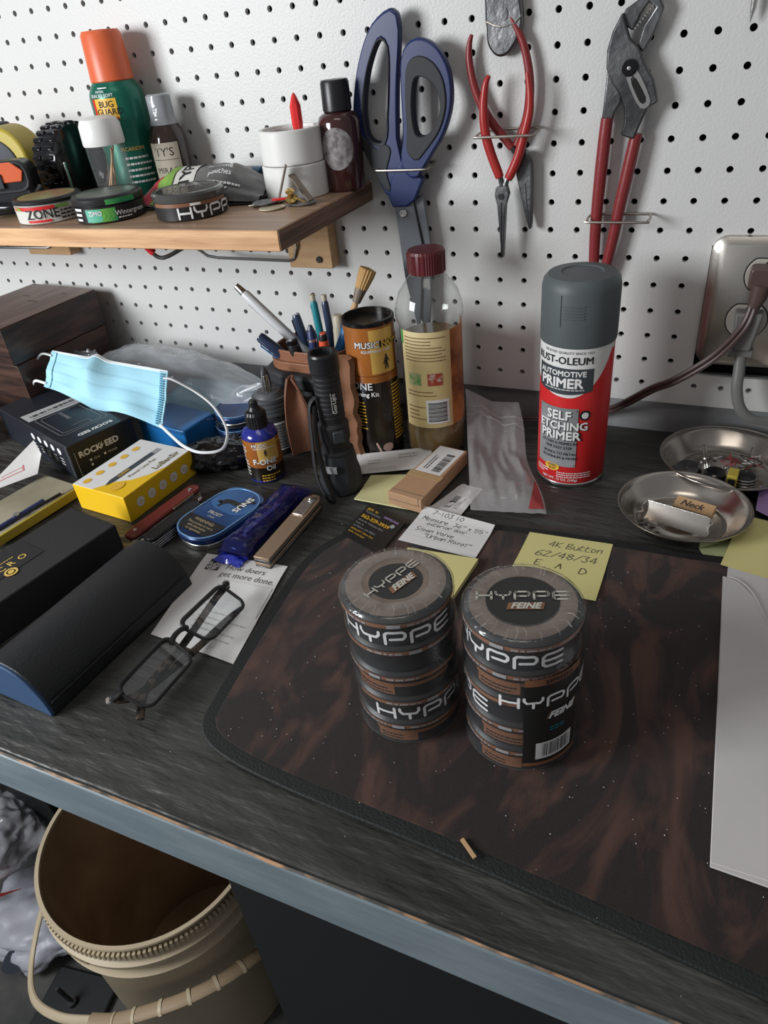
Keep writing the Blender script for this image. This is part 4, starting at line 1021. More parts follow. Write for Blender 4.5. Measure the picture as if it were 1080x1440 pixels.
# polish bottle, clear with amber oil --------------------------------
K['creamlab2'] = mat('yellow_cream_label', (0.60, 0.47, 0.22), 0.5, col2=(0.66, 0.56, 0.32), nscale=14)
K['orangelab'] = mat('orange_label_edge', (0.45, 0.16, 0.04), 0.45, col2=(0.16, 0.05, 0.02), nscale=30)
p = (-.0235, -.083); r = .0325
t = thing('polish_bottle', 'tall clear plastic bottle of amber oil with cream label and maroon screw cap', 'bottle', (p[0], p[1], 0), face(p))
prof = [(0, .002), (r - .008, .002), (r - .003, .0005), (r, .004), (r, .036), (r - .0012, .040), (r - .0012, .143), (r + .0005, .146), (r + .0015, .150), (r + .0015, .156), (r + .0002, .163), (r - .001, .167), (r - .0035, .174), (r - .012, .185), (.0165, .190), (.0150, .192), (.0150, .202)]
m = MB(); m.lathe(prof, 56); m.build('bottle_wall', K['pet'], t, smooth=60)
m = MB(); m.lathe([(0, .003), (r - .005, .003), (r - .0016, .006), (r - .0016, .036), (r - .003, .040), (r - .003, .1300), (0, .1300)], 48); m.build('oil', K['oil'], t)
m = MB(); m.lathe([(.0152, .1895), (.0172, .1895), (.0172, .1915), (.0152, .1915)], 40); m.build('neck_ring', K['pet'], t)
m = MB(); m.lathe([(.0185, .192), (.0185, .210), (.0172, .2125), (0, .2130)], 96, rfn=lambda a, z: 1.0 if (a * 48 / math.pi) % 2 < 1 or z > .2115 else .965); m.build('cap', K['maroon'], t, smooth=20)
patch('label', K['creamlab2'], t, r - .0008, -1.1, .62, .038, .142, 40)
patch('label_edge', K['orangelab'], t, r - .0008, .62, 1.9, .038, .142, 40)
A = -.30
pm = cyl_map(r - .0008, A, 0, off=.0006)
prints('label_lettering', K['copper'], t, pm, dashes(-.020, .111, .024, .138, 8, 3, .28, .0016) + dashes(-.020, .073, .012, .081, 2, 5, .25, .0016) + dashes(-.020, .046, .000, .064, 4, 8, .25, .0016))
m = MB(); m.sheet(lambda u, v: pm(.001 + .024 * u, .043 + .027 * v), 10, 2); m.build('barcode_label', K['white'], t)
prints('barcode', K['ink'], t, cyl_map(r - .0008, A, 0, off=.0010), [('r', .003, .0455 + .0016 * k, .0225, .0455 + .0016 * k + (.0007 if k % 3 else .0010)) for k in range(14)])
K['greenpic'] = mat('green_white_picture', (0.40, 0.40, 0.22), 0.5, col2=(0.10, 0.26, 0.06), nscale=120)
K['redpic'] = mat('red_white_picture', (0.35, 0.05, 0.03), 0.5, col2=(0.5, 0.42, 0.36), nscale=90, contrast=(.5, .6))
prints('room_picture', K['greenpic'], t, pm, [('r', -.017, .086, -.003, .099)])
prints('brick_picture', K['redpic'], t, pm, [('r', .004, .086, .019, .099)])
prints('green_corner', K['greenp'], t, pm, [('r', -.0255, .128, -.0225, .142)])

# cardboard tube of the cleaning kit ---------------------------------
K['tubeblack'] = mat('gloss_black_tube_print', (0.012, 0.009, 0.007), 0.25, coat=0.3)
K['sunburst'] = mat('orange_sunburst_print', (0.40, 0.135, 0.025), 0.28, col2=(0.13, 0.040, 0.012), nscale=11, nmap=(1, 1, .5), contrast=(.35, .75), coat=0.3)
K['skinp'] = mat('pale_pink_print', (0.55, 0.36, 0.32), 0.4)
K['sunlight'] = mat('golden_glow_print', (0.62, 0.38, 0.09), 0.28, coat=0.3)
p = (-.0815, -.105); r = .0257
t = thing('kit_tube', 'black and amber cardboard tube of a cleaning kit between flashlight and clear bottle', 'tube', (p[0], p[1], 0), face(p))
m = MB(); m.lathe([(0, 0), (r, 0), (r, .152), (r - .0022, .152), (r - .0022, .147), (0, .1465)], 56); m.build('tube_wall', K['tubeblack'], t)
m = MB(); m.lathe([(r + .0004, .1485), (r + .0012, .149), (r + .0012, .1525), (r + .0004, .1533), (r - .002, .1533), (r - .002, .149)], 56); m.build('rim', K['blackg'], t)
m = MB(); m.lathe([(0, .1475), (r - .0022, .1475)], 40); m.build('lid_plate', K['darksteel'], t)
patch('amber_band', K['sunburst'], t, r, -1.9, 1.9, .098, .1485, 44)
patch('glow_band', K['sunlight'], t, r, -.05, 1.0, .100, .146, 24, off=.0004)
patch('amber_line', K['sunburst'], t, r, -1.9, 1.3, .090, .0975, 44)
pm = cyl_map(r, .22, 0, off=.0007)
prints('brand_lettering', K['wht'], t, pm, [('t', 'MUSIC', .0088, -.0225, .128, .02), ('t', 'EQUIPMENT CARE', .0038, -.016, .1230, .02)])
prints('brand_shadow', K['ink'], t, cyl_map(r, .22, 0, off=.0006), [('t', 'MUSICNOMAD', .0088, -.0225, .128, .07)])
prints('brand_lettering_gold', K['gold2'], t, pm, [('t', 'NOMAD', .0088, .0050, .128, .02)])
def walker(cx, cy, k): return [('p', [(cx + a * k, cy + b * k) for a, b in ((-1.2, 0), (-.4, 0), (0, 2.6), (.8, 0), (1.5, 0), (.9, 3.4), (1.0, 5.6), (1.9, 4.0), (2.2, 4.4), (1.1, 7.0), (.5, 7.3), (.9, 8.3), (0, 9), (-.7, 8.2), (-.3, 7.2), (-.9, 6.6), (-1.9, 3.2), (-1.4, 3.0), (-.6, 4.6))])]
prints('walking_figure', K['ink'], t, pm, walker(.009, .1035, .0018))
prints('kit_lettering', K['wht'], t, cyl_map(r, .22, 0, off=.0005), [('t', 'F-ONE', .0110, -.040, .083, .01), ('t', 'Cleaning Kit', .0068, -.036, .0755, .02)])
prints('gold_lettering', K['gold2'], t, cyl_map(r, .22, 0, off=.0005), dashes(.012, .020, .033, .086, 17, 4, .45, .0022) + dashes(-.028, .036, -.018, .070, 9, 7, .35, .0016))
prints('pink_oval', K['skinp'], t, cyl_map(r, .22, 0, off=.0005), [('p', [(.002 + .0058 * math.cos(a), .0145 + .0050 * math.sin(a)) for a in [2 * math.pi * k / 22 for k in range(22)]]), ('s', [(-.010, .020), (-.004, .004)], .0022)])

# flashlight ---------------------------------------------------------
p = (-.0890, -.190)
t = thing('flashlight', 'black aluminium flashlight standing on its wide head with a wrist strap', 'flashlight', (p[0], p[1], 0), face(p))
m = MB(); m.lathe([(0, .001), (.0185, .001), (.0195, 0), (.0215, .002), (.0218, .012), (.0212, .020), (.0190, .030), (.0180, .040), (.0160, .046), (0, .046)], 40, rfn=lambda a, z: 1 - (.07 if (.010 < z < .034 and math.cos(5 * a) > .55) else 0)); m.build('head', K['rubber'], t, smooth=30)
m = MB(); m.lathe([(.0162, .040), (.0168, .042), (.0168, .046), (.0140, .048), (.0138, .055), (.0150, .058), (.0152, .060), (.0152, .075), (.0128, .078), (.0128, .127), (.0138, .129), (.0138, .132), (0, .132)], 40); m.build('barrel', K['blackm'], t)
m = MB(); m.lathe([(.0138, .130), (.0143, .131), (.0143, .1465), (.0135, .1485), (.0110, .1485), (.0104, .143), (0, .143)], 72, rfn=lambda a, z: 1.0 if (a * 28 / math.pi) % 2 < 1 or z > .145 or z < .132 else .95); m.build('tail_cap', K['blackp'], t, smooth=20)
m = MB(); m.box((.004, -.0150, .0665), (.012, .006, .013)); s_ = m.build('switch', K['rubber'], t, bevel=.0015)
m = MB()
for k in range(9): m.lathe([(.0126, .082 + k * .0050), (.0131, .083 + k * .0050), (.0131, .0855 + k * .0050), (.0126, .0865 + k * .0050)], 40)
m.build('knurling', K['blackm'], t)
m = MB(); m.lathe([(.0208, .0285), (.0222, .029), (.0222, .0355), (.0200, .036)], 12, a0=-.9, a1=-.15); m.build('silver_facet', K['gryp'], t)
prints('lettering', K['wht'], t, (lambda x, y: cyl_map(.0133, .35, 0, off=.0004)(-y, x)), [('t', 'GearLight', .0052, .090, -.001, .02), ('r', .091, .0030, .112, .0034)])
m = MB(); m.tube(smooth_path([(-.0130, -.008, .108), (-.020, -.010, .100), (-.0225, -.014, .070), (-.024, -.020, .030), (-.018, -.027, .008), (-.0125, -.030, .003), (-.011, -.029, .008), (-.016, -.024, .035), (-.018, -.018, .072), (-.0145, -.010, .100)], 6), .0032, 8, flat=.45); m.build('wrist_strap', K['blackm'], t)

# small oil bottle ---------------------------------------------------
K['bluebottle'] = mat('cobalt_blue_bottle', (0.015, 0.022, 0.22), 0.18, coat=0.4)
p = (-.1795, -.190); r = .0190
t = thing('oil_bottle', 'small cobalt blue fretboard oil bottle with black nozzle and amber label', 'bottle', (p[0], p[1], 0), face(p))
m = MB(); m.lathe([(0, 0), (r - .002, 0), (r, .002), (r, .052), (r - .002, .057), (r - .008, .0605), (.010, .062), (0, .062)], 40); m.build('bottle_body', K['bluebottle'], t)
m = MB(); m.lathe([(r + .0002, .004), (r + .0002, .051)], 44, a0=-1.7, a1=1.7); m.build('label', K['tubeblack'], t)
patch('label_glow', K['sunburst'], t, r, -1.4, 1.4, .020, .051, 36, off=.0004)
patch('label_light', K['sunlight'], t, r, -.35, .85, .027, .0505, 20, off=.0006)
m = MB(); m.lathe([(.0112, .061), (.0112, .075), (.0095, .078), (.0065, .0795), (.0048, .083), (.0045, .088), (.0030, .090), (0, .090)], 60, rfn=lambda a, z: 1.0 if z > .0765 or (a * 24 / math.pi) % 2 < 1 else .95); m.build('nozzle_cap', K['blackp'], t, smooth=20)
pm = cyl_map(r, -.03, 0, off=.0010)
prints('brand_lettering', K['wht'], t, pm, [('t', 'MUSIC', .0056, -.011, .0445, .02), ('t', 'F-ONE', .0086, -.0125, .0245, .03), ('t', 'Oil', .0080, .000, .0165, .03), ('r', -.010, .0425, .013, .0432)])
prints('brand_lettering_gold', K['gold2'], t, pm, [('t', 'NOMAD', .0056, .0055, .0445, .02)] + dashes(-.006, .003, .014, .0125, 3, 3, .4, .0018))
prints('walking_figure', K['ink'], t, pm, walker(.002, .0335, .0009))
prints('side_lettering', K['wht'], t, cyl_map(r, -1.25, 0, off=.0007), dashes(-.006, .008, .004, .045, 9, 8, .4, .0015))

# grey hanging bottle ------------------------------------------------
K['greyrub'] = mat('grey_silicone', (0.075, 0.08, 0.088), 0.5)
K['dkbottle'] = mat('smoky_bottle', (0.045, 0.042, 0.05), 0.3)
p = (-.1960, -.1365); r = .0180
t = thing('hanging_bottle', 'grey ribbed silicone bottle holder with metal hanging loop behind the blue oil bottle', 'bottle', (p[0], p[1], 0), face(p) + .3)
m = MB(); m.lathe([(0, 0), (r - .003, 0), (r - .001, .002), (r + .0005, .052), (0, .052)], 32); m.build('bottle_body', K['dkbottle'], t)
pr = [(r - .002, .048)]
for k in range(4): z = .050 + k * .0052; pr += [(r + .0018, z), (r + .0018, z + .0036), (r - .0012, z + .0042)]
pr += [(r - .002, .0715), (.013, .0745), (.008, .0755), (0, .0755)]
m = MB(); m.lathe(pr, 40); m.build('ribbed_sleeve', K['greyrub'], t, smooth=30)
m = MB(); m.tube(smooth_path([(-.004, -.004, .073), (-.004, -.004, .088), (.0, 0, .099), (.004, .004, .088), (.004, .004, .073)], 6), .0030, 10, flat=.6); m.build('hanging_loop', K['greyrub'], t)
m = MB(); m.box((-.003, -.0080, .083), (.0050, .0020, .024)); m.build('steel_tab', K['steel'], t, bevel=.0005)
patch('barcode_label', K['canwhite'], t, r, -.55, .35, .008, .042)
prints('barcode', K['ink'], t, cyl_map(r, -.1, 0, off=.0006), [('r', -.007, .010 + .0017 * k, .007, .010 + .0017 * k + (.0008 if k % 2 else .0011)) for k in range(18)])

# pen holder ---------------------------------------------------------
ph = thing('pen_holder', 'dark wooden block pen holder with raised brown leather rim against the pegboard', 'pen holder', (-.166, -.072, 0), R(-4))
m = MB(); m.prism([(-.062, .030), (-.050, -.030), (-.020, -.042), (.045, -.044), (.052, -.020), (.052, .035), (.02, .045), (-.03, .045)], .0, .066); m.build('block', K['blackm'], ph, bevel=.006)
m = MB()
m.prism([(-.066, .032), (-.052, -.034), (-.020, -.046), (.048, -.048), (.056, -.022), (.056, .037), (.02, .048), (-.03, .048)], .066, .084); m.build('upper_block', K['rubber'], ph, bevel=.004)
m = MB(); q = rrect(.092, .064, .026, 8, .000, .0)
qi = [(x * .93, y * .93) for x, y in q]; qo = [(x * 1.12, y * 1.10) for x, y in q]
m.ring(qo, qi, .083, .094); m.ring(q, qi, .090, .106); m.build('leather_rim', K['leather'], ph, bevel=.002)
m = MB(); m.prism(qi, .082, .086); m.build('inner_floor', K['blackm'], ph)
# leather scraps leaning on it
K['leather2'] = mat('tan_leather_flap', (0.21, 0.092, 0.052), 0.55, bump=0.5, bscale=150)
t = thing('leather_flap', 'curled pointed piece of brown leather standing between the grey bottle and the flashlight', 'leather', (-.158, -.146, 0), R(14))
def flap(u, v):
    w = .034 * (1 - v ** 2.5 * .92) ; x = -w / 2 + w * u + .004 * v * 0 - .010 * v
    return (x + .004, .010 * v + .010 * math.sin(math.pi * u), .002 + .088 * v)
m = MB(); m.sheet(flap, 14, 20, .0022); m.build('flap', K['leather2'], t)
t = thing('leather_offcut', 'rough edged tan leather offcut standing behind the flashlight', 'leather', (-.0985, -.140, 0), R(0))
def cut(u, v): return (-.013 + .020 * u + .003 * nz(v * 9, 0, 0), .006 * math.sin(3 * u) + .003 * nz(v * 7, 1, 2), .002 + .116 * v)
m = MB(); m.sheet(cut, 10, 30, .0055); m.build('offcut', K['rough_leather'], t)

# pens in the holder: (x, y, lean_x, lean_y, length, radius...)
def pen(label, base, top, r, mk, parts, cat='pen', name='pen', grp=None):
    base, top = Vector(base), Vector(top); d = top - base; L = d.length
    t = thing(name, label, cat, base, tuple(d.to_track_quat('Z', 'Y').to_euler()), grp)
    m = MB(); m.lathe([(0, 0), (r * .7, .001), (r, .004), (r, L * .55), (r * .95, L - .003), (r * .7, L), (0, L)], 20); m.build('barrel', K[mk], t)
    for nm, k_, z0, z1, r0, r1, mk2 in parts:
        if nm == 'clip':
            m = MB(); m.tube([(0, -r, z1), (0, -r - .002, z1 - .001), (0, -r - .0018, z0 + .002), (0, -r, z0)], .0009, 8); m.build(nm, K[mk2], t)
        else:
            m = MB(); m.lathe([(0, z0), (r0, z0), (r0, z0 + .0005), (r1, z1 - .0005), (r1 * .9, z1), (0, z1)], 20); m.build(nm, K[mk2], t)
    return t
K['pearl'] = mat('pearl_white_plastic', (0.62, 0.63, 0.64), 0.25)
K['teal'] = mat('teal_plastic', (0.02, 0.22, 0.27), 0.3)
K['smokep'] = mat('smoky_navy_plastic', (0.025, 0.04, 0.085), 0.18, coat=.3)
K['coral'] = mat('coral_orange_plastic', (0.72, 0.10, 0.045), 0.35)
K['bluep'] = mat('bright_blue_paint', (0.02, 0.16, 0.42), 0.35)
K['beige'] = mat('beige_plastic', (0.45, 0.42, 0.32), 0.45)
pen('white pen with chrome button leaning far to the left in the holder', (-.176, -.070, .087), (-.246, -.077, .160), .0058, 'pearl', [('push_button', 0, .100, .112, .0045, .0036, 'steel'), ('collar', 0, .088, .100, .0048, .0048, 'pearl'), ('clip', 0, .045, .090, 0, 0, 'white')], grp=None)
pen('blue-black pen below the white pen, leaning left over the rim', (-.188, -.090, .087), (-.219, -.102, .121), .0062, 'smokep', [('clip', 0, .012, .040, 0, 0, 'bluep')])
pen('dark navy pen with rounded clip standing left of centre in the holder', (-.180, -.066, .086), (-.190, -.066, .134), .0052, 'smokep', [('clip', 0, .012, .044, 0, 0, 'darksteel')])
pen('black knurled pen end standing at the front left of the holder', (-.176, -.094, .086), (-.180, -.098, .115), .0072, 'blackp', [('end_ring', 0, .0280, .0320, .0066, .0066, 'blackg'), ('end_plug', 0, .031, .0335, .0032, .0028, 'gryp')])
pen('teal mechanical pencil with cream eraser in the holder', (-.161, -.064, .086), (-.167, -.062, .149), .0042, 'teal', [('eraser', 0, .0635, .070, .0030, .0030, 'beige'), ('clip', 0, .025, .058, 0, 0, 'steel')], 'pencil', 'mechanical_pencil')
pen('dark mechanical pencil with cream eraser beside the teal one', (-.149, -.064, .086), (-.154, -.060, .149), .0042, 'smokep', [('eraser', 0, .0635, .070, .0030, .0030, 'beige'), ('clip', 0, .025, .058, 0, 0, 'steel')], 'pencil', 'mechanical_pencil')
pen('dark blue pen with steel band in front of the teal pencil', (-.157, -.092, .086), (-.160, -.088, .126), .0052, 'navy', [('band', 0, .028, .031, .0056, .0056, 'steel'), ('tip', 0, .040, .046, .004, .0022, 'smokep')])
pen('small orange capped black marker in the holder beside the blue brush', (-.140, -.098, .086), (-.139, -.100, .128), .0050, 'blackp', [('cap', 0, .022, .035, .0058, .0052, 'coral'), ('cap_tip', 0, .035, .0430, .0038, .0034, 'coral')], 'marker', 'marker')
pen('beige rounded pen end leaning right behind the orange marker', (-.136, -.074, .086), (-.1335, -.072, .139), .0060, 'beige', [('end_cap', 0, .035, .0530, .0062, .0050, 'beige')])
t = pen('flat paint brush with blue handle and tan bristles leaning right in the holder', (-.137, -.088, .090), (-.1115, -.068, .152), .0036, 'cleat', [('handle_grip', 0, .004, .042, .0048, .0050, 'bluep')], 'brush', 'paint_brush')
m = MB(); m.tube([(0, 0, .070), (0, 0, .086)], [.0045, .0068], 12); m.build('ferrule', K['tan'], t)
m = MB(); m.lathe([(0, .085), (.0066, .085), (.0088, .100), (.0090, .106), (0, .108)], 36, rfn=lambda a, z: 1 + .05 * math.sin(a * 17)); m.build('bristles', K['bristle'], t)

K['gryl'] = mat('light_grey_print', (0.42, 0.42, 0.42), 0.6)
K['bluetail'] = mat('blue_crumpled_plastic', (0.03, 0.045, 0.42), 0.25, coat=.4)
K['brownink2'] = mat('dark_olive_print', (0.14, 0.10, 0.02), 0.5)
K['maskpale'] = mat('pale_blue_fabric', (0.34, 0.56, 0.68), 0.8)
K['seamblue'] = mat('seam_blue', (0.16, 0.42, 0.55), 0.8)

# ================================================================== WRAPPED TIN SLEEVES
def sleeve(name, label, p, styles, sr=.0195, lean=0.0, tophyppe=0.0, ks=1.0):
    rr = .0342; H = .0222; a_f = face(p)
    t = thing(name, label, 'tin sleeve', (p[0], p[1], MT), (0, R(lean), a_f), 'shrink wrapped sleeves of five tins')
    for k in range(5):
        z0 = H * (4 - k)
        ang, sty = styles[k]
        m = MB()
        m.lathe([(0, z0), (rr - .0035, z0), (rr - .0012, z0 + .0012), (rr - .0012, z0 + .0132), (rr - .0022, z0 + .0136), (rr - .0022, z0 + .0142), (rr - .0004, z0 + .0146), (rr, z0 + .0154), (rr, z0 + .0196), (rr - .0018, z0 + .0212), (rr - .003, z0 + H - .0002), (0, z0 + H - .0002)], 56)
        b = m.build('tin', K['tinblack'], t)
        patch('copper_band', K['copper'], b, rr, ang - 1.5, ang + 1.7, z0 + .0158, z0 + .0188, 40)
        rb = rr - .0012
        if 'w' in sty: prints('lettering', K['wht'], b, cyl_map(rb, ang, z0), [('l', 'HYPPE', .0090, 0, .0023)])
        if 'b' in sty:
            patch('copper_label', K['copper'], b, rb, ang - .45, ang + .35, z0 + .0030, z0 + .0125, 14, off=.0004)
            patch('thin_band', K['copper'], b, rb, ang - .5, ang + 1.5, z0 + .0098, z0 + .0125, 20)
            prints('lettering', K['ink'], b, cyl_map(rb, ang, z0, off=.0008), dashes(-.013, .004, .009, .0095, 2, 5 + k, .4, .002))
        prints('band_lettering', K['gryp'], b, cyl_map(rr, ang, z0, off=.0006), [('r', -.004, .0160, .004, .0186)] + dashes(-.030, .0160, -.008, .0184, 1, k, .5, .003) + dashes(.008, .0160, .030, .0184, 1, k + 3, .5, .003))
    zt = 5 * H
    m = MB(); m.lathe([(.0165, zt + .0001), (rr - .0035, zt + .0001), (rr - .0035, zt - .0004), (.0165, zt - .0004)], 56); m.build('tan_top_ring', K['tan'], t)
    m = MB(); m.lathe([(0, zt + .0003), (sr, zt + .0003), (sr, zt)], 48); st = m.build('top_sticker', K['slateblk'], t)
    M_ = lambda cx, cy, a: plane_map((cx, cy, zt + .0005), (math.cos(a), math.sin(a), 0), (-math.sin(a), math.cos(a), 0))
    a = tophyppe
    prints('logo_lettering', K['creamw'], st, M_(0, 0, a), [('l', 'HYPPE', .0058 * ks, 0, .0008)])
    prints('flavour_bar', K['copper'], st, M_(0, 0, a), [('p', [(-.0095, -.0078), (-.0080, -.0022), (.0125, -.0022), (.0110, -.0078)])])
    prints('flavour_lettering', K['creamw'], st, (lambda f_: (lambda x, y: f_(x, y) + Vector((0, 0, .0003))))(M_(0, 0, a)), [('t', 'FEINE', .0066, .0012, -.0072, .05, .35, 'CENTER')])
    # shrink film
    def rf(a, z):
        return 1 + .008 * nz(math.cos(a) * 2, math.sin(a) * 2, z * 40, 1.6) + .006 * nz(math.cos(a) * 6, math.sin(a) * 6, z * 30, 1)
    pr = [(.012, .0004), (rr - .002, .0004), (rr + .0012, .003)]
    for k in range(5):
        z0 = H * k; pr += [(rr + .0001, z0 + .006), (rr + .0001, z0 + .012), (rr + .0012, z0 + .016), (rr + .0012, z0 + .0195)]
    pr += [(rr + .0004, zt - .001), (rr - .003, zt + .0012), (.026, zt + .0016), (.0208, zt + .0012)]
    m = MB(); m.lathe(pr, 72, rfn=rf); m.build('shrink_film', K['film'], t, smooth=60)
    # crinkled folds of film gathered on the top edge
    rnd = random.Random(int(p[0] * 1e4))
    m = MB()
    for i in range(26):
        a = 2 * math.pi * (i + rnd.random()) / 26; r0, r1 = .022 + .004 * rnd.random(), rr - .001
        m.tube([(r0 * math.sin(a), -r0 * math.cos(a), zt + .0016), ((r0 + r1) / 2 * math.sin(a + .06), -(r0 + r1) / 2 * math.cos(a + .06), zt + .0024), (r1 * math.sin(a + .03), -r1 * math.cos(a + .03), zt + .0008)], .0004, 4, flat=.5)
    tag(m.build('film_crinkle', K['film'], t), kind='stuff')
    return t
K['slateblk'] = mat('black_sticker', (0.018, 0.018, 0.017), 0.35)
K['creamw'] = mat('cream_white_print', (0.50, 0.48, 0.42), 0.5)
lt = sleeve('tin_sleeve', 'left of two shrink-wrapped stacks of five black tins, its wrap puckered loose on the right', (.0860, -.4335), [(-.12, 'w'), (.2, 'n'), (-.62, 'b'), (.42, 'w'), (-.30, 'b')], sr=.0165, lean=-1.2, tophyppe=R(40), ks=.86)
rt = sleeve('tin_sleeve', 'right of two shrink-wrapped stacks of five black tins, with a black barcode sticker', (.1605, -.4290), [(-.40, 'w'), (-.35, 'b'), (-1.75, 'w'), (-.25, 'b'), (-.30, 'b')], sr=.0210, tophyppe=R(4), ks=1.08)
# big black sticker over the film of the right sleeve
rr = .0358
patch('barcode_sticker', K['slateblk'], rt, rr, .06, 1.12, .0085, .0850, 24)
patch('sticker_bar', K['copper'], rt, rr, .06, 1.12, .0795, .0850, 20, off=.0005)
patch('sticker_bar', K['copper'], rt, rr, .06, 1.12, .0085, .0115, 20, off=.0005)
prints('sticker_flavour', K['ink'], rt, cyl_map(rr, .5, 0, off=.0008), [('t', 'ESPRESSO', .0042, -.004, .0808, .02)])
prints('sticker_logo', K['wht'], rt, cyl_map(rr, .5, 0, off=.0006), [('l', 'HYPPE', .0078, .0030, .0620)])
prints('sticker_bar_small', K['copper'], rt, cyl_map(rr, .5, 0, off=.0006), [('p', [(-.0030, .0500), (-.0005, .0565), (.0190, .0565), (.0165, .0500)])])
prints('sticker_feine', K['wht'], rt, cyl_map(rr, .5, 0, off=.0009), [('t', 'FEINE', .0074, .0075, .0508, .05, .35, 'CENTER')])
prints('sticker_small_print', K['teal'], rt, cyl_map(rr, .5, 0, off=.0006), dashes(.000, .0385, .010, .043, 2, 4, .4, .002))
patch('barcode_label', K['canwhite'], rt, rr, .27, .98, .0145, .0295, 16, off=.0005)
prints('barcode', K['ink'], rt, cyl_map(rr, .5, 0, off=.0009), barcode(-.004, .0170, .0150, .0285, 4, 24))

# ================================================================== PAPERS
def quad_paper(name, label, cat, c, h=0.0, th=.0003, mk='paper', curl=None, group=None, n=14, loc0=None):
    """paper from corners (left-back, right-back, right-front, left-front); curl(u, v) lifts it"""
    c = [Vector((*q, 0)) for q in c]; o_ = loc0 or (c[3].x, c[3].y)
    O = Vector((o_[0], o_[1], 0))
    def fn(u, v):
        q = (c[3] * (1 - u) + c[2] * u) * (1 - v) + (c[0] * (1 - u) + c[1] * u) * v - O
        return (q.x, q.y, h + th + (curl(u, v) if curl else 0))
    m = MB(); m.sheet(fn, n, n, th)
    t = thing(name, label, cat, O, 0, group)
    m.build('sheet', K[mk], t)
    def mp(x, y, off=.00022):
        """x, y in metres along the paper's bottom edge and up its left edge"""
        w, hh = (c[2] - c[3]).length, (c[0] - c[3]).length
        q = fn(x / w, y / hh); return Vector((q[0], q[1], q[2] + off))
    return t, mp

t, mp = quad_paper('business_card', 'black business card with yellow phone number at the back edge of the mat', 'card', [(-.0455, -.2180), (.0020, -.2375), (-.0030, -.2895), (-.0500, -.2700)], .0035, .0006, 'slateblk', lambda u, v: .0015 * u)
prints('yellow_lettering', K['gold2'], t, mp, [('t', 'JEFF. N', .0048, .0030, .0450, .01), ('t', '562-329-3939', .0066, .0028, .0325, .025)] + [('t', 'MON-SAT 10am-7pm', .0034, .0028, .0125), ('t', 'SUN 11am-5pm', .0034, .0028, .0080)])
prints('white_lettering', K['gryp'], t, mp, [('t', 'TECHNICIAN', .0034, .0030, .0408), ('t', '2010 W. Whittier Blvd', .0036, .0028, .0268), ('t', 'Suite A', .0036, .0028, .0222), ('t', 'La Habra, CA 90631', .0036, .0028, .0176)])
prints('violet_lettering', K['purple'], t, mp, [('t', 'SAMSUNG', .0042, .0265, .0440, .02)])
prints('fruit_emblem', K['gryp'], t, mp, [('p', [(.0420 + .0026 * math.cos(a) * (1 + .12 * math.sin(2 * a)), .0385 + .0028 * math.sin(a)) for a in [2 * math.pi * k / 18 for k in range(18)]])])

t, mp = quad_paper('note_paper', 'white handwritten note about a door measure between business card and tins', 'note', [(.0105, -.2105), (.0835, -.2215), (.0800, -.2700), (.0050, -.2640)], .0048, .0003, 'paper', lambda u, v: .004 * max(0, v - .7) ** 1.5 * 4)
prints('handwriting', K['ink'], t, mp, [('h', '7-103 10', .0052, .012, .0465), ('h', 'Measure  36" x 55"', .0052, .006, .0372), ('h', 'exterior door', .0046, .014, .0305), ('h', 'Sloan Valve', .0052, .007, .0200), ('h', '"Urban Royal"', .0052, .018, .0125)])
prints('ruled_line', K['gryl'], t, mp, [('r', .001, y, .072, y + .00015) for y in (.010, .0175, .0275, .0355, .0445)])
t, mp = quad_paper('sticky_pad', 'thick yellow sticky pad half hidden behind the left tin stack', 'note pad', [(.0200, -.2760), (.0840, -.2740), (.0770, -.3480), (.0120, -.3500)], .0041, .0045, 'yellow')
t, mp = quad_paper('sticky_note', 'yellow sticky note with pencilled numbers behind the right tin stack', 'note', [(.1150, -.2190), (.1870, -.2165), (.1860, -.2965), (.1120, -.2970)], .0041, .0003, 'yellow', lambda u, v: .0035 * (1 - v) ** 3)
prints('pencil_writing', K['pencil'], t, mp, [('h', '4K Button', .0070, .021, .062), ('h', '62/48/34', .0080, .013, .047)])
prints('ink_writing', K['ink'], t, mp, [('h', 'E', .0072, .016, .034), ('h', 'A', .0072, .034, .033), ('h', 'D', .0076, .054, .031)])
t, mp = quad_paper('sticky_note', 'pale yellow sticky notes under the small cardboard box', 'note', [(-.0680, -.1640), (-.0060, -.1450), (.0160, -.2120), (-.0640, -.2130)], .0005, .0012, 'yellow2', lambda u, v: .003 * (1 - v) ** 3 * (1 - u))
t, mp = quad_paper('price_tag', 'white rectangular price ticket leaning across the yellow notes and the kit tube', 'ticket', [(-.0950, -.1400), (-.0205, -.1080), (-.0075, -.1370), (-.0820, -.1690)], .003, .0004, 'paper', lambda u, v: .006 * v + .002 * u)
prints('small_print', K['gryp'], t, mp, dashes(.045, .018, .066, .027, 2, 3, .3, .003) + dashes(.012, .013, .026, .021, 2, 6, .3, .002) + dashes(.012, .003, .042, .008, 2, 4, .25, .002))
t, mp = quad_paper('label_slip', 'crumpled white barcode slip under the end of the cardboard box', 'slip', [(.0300, -.1550), (.0530, -.1600), (.0460, -.2110), (.0100, -.2110)], .0012, .0003, 'paper', lambda u, v: .0025 * abs(nz(u, v, 3, 4)) + .001 * u)
prints('barcode', K['ink'], t, lambda x, y: mp(y, x), barcode(.012, .012, .036, .020, 6, 24) + dashes(.012, .022, .034, .028, 3, 3, .25))
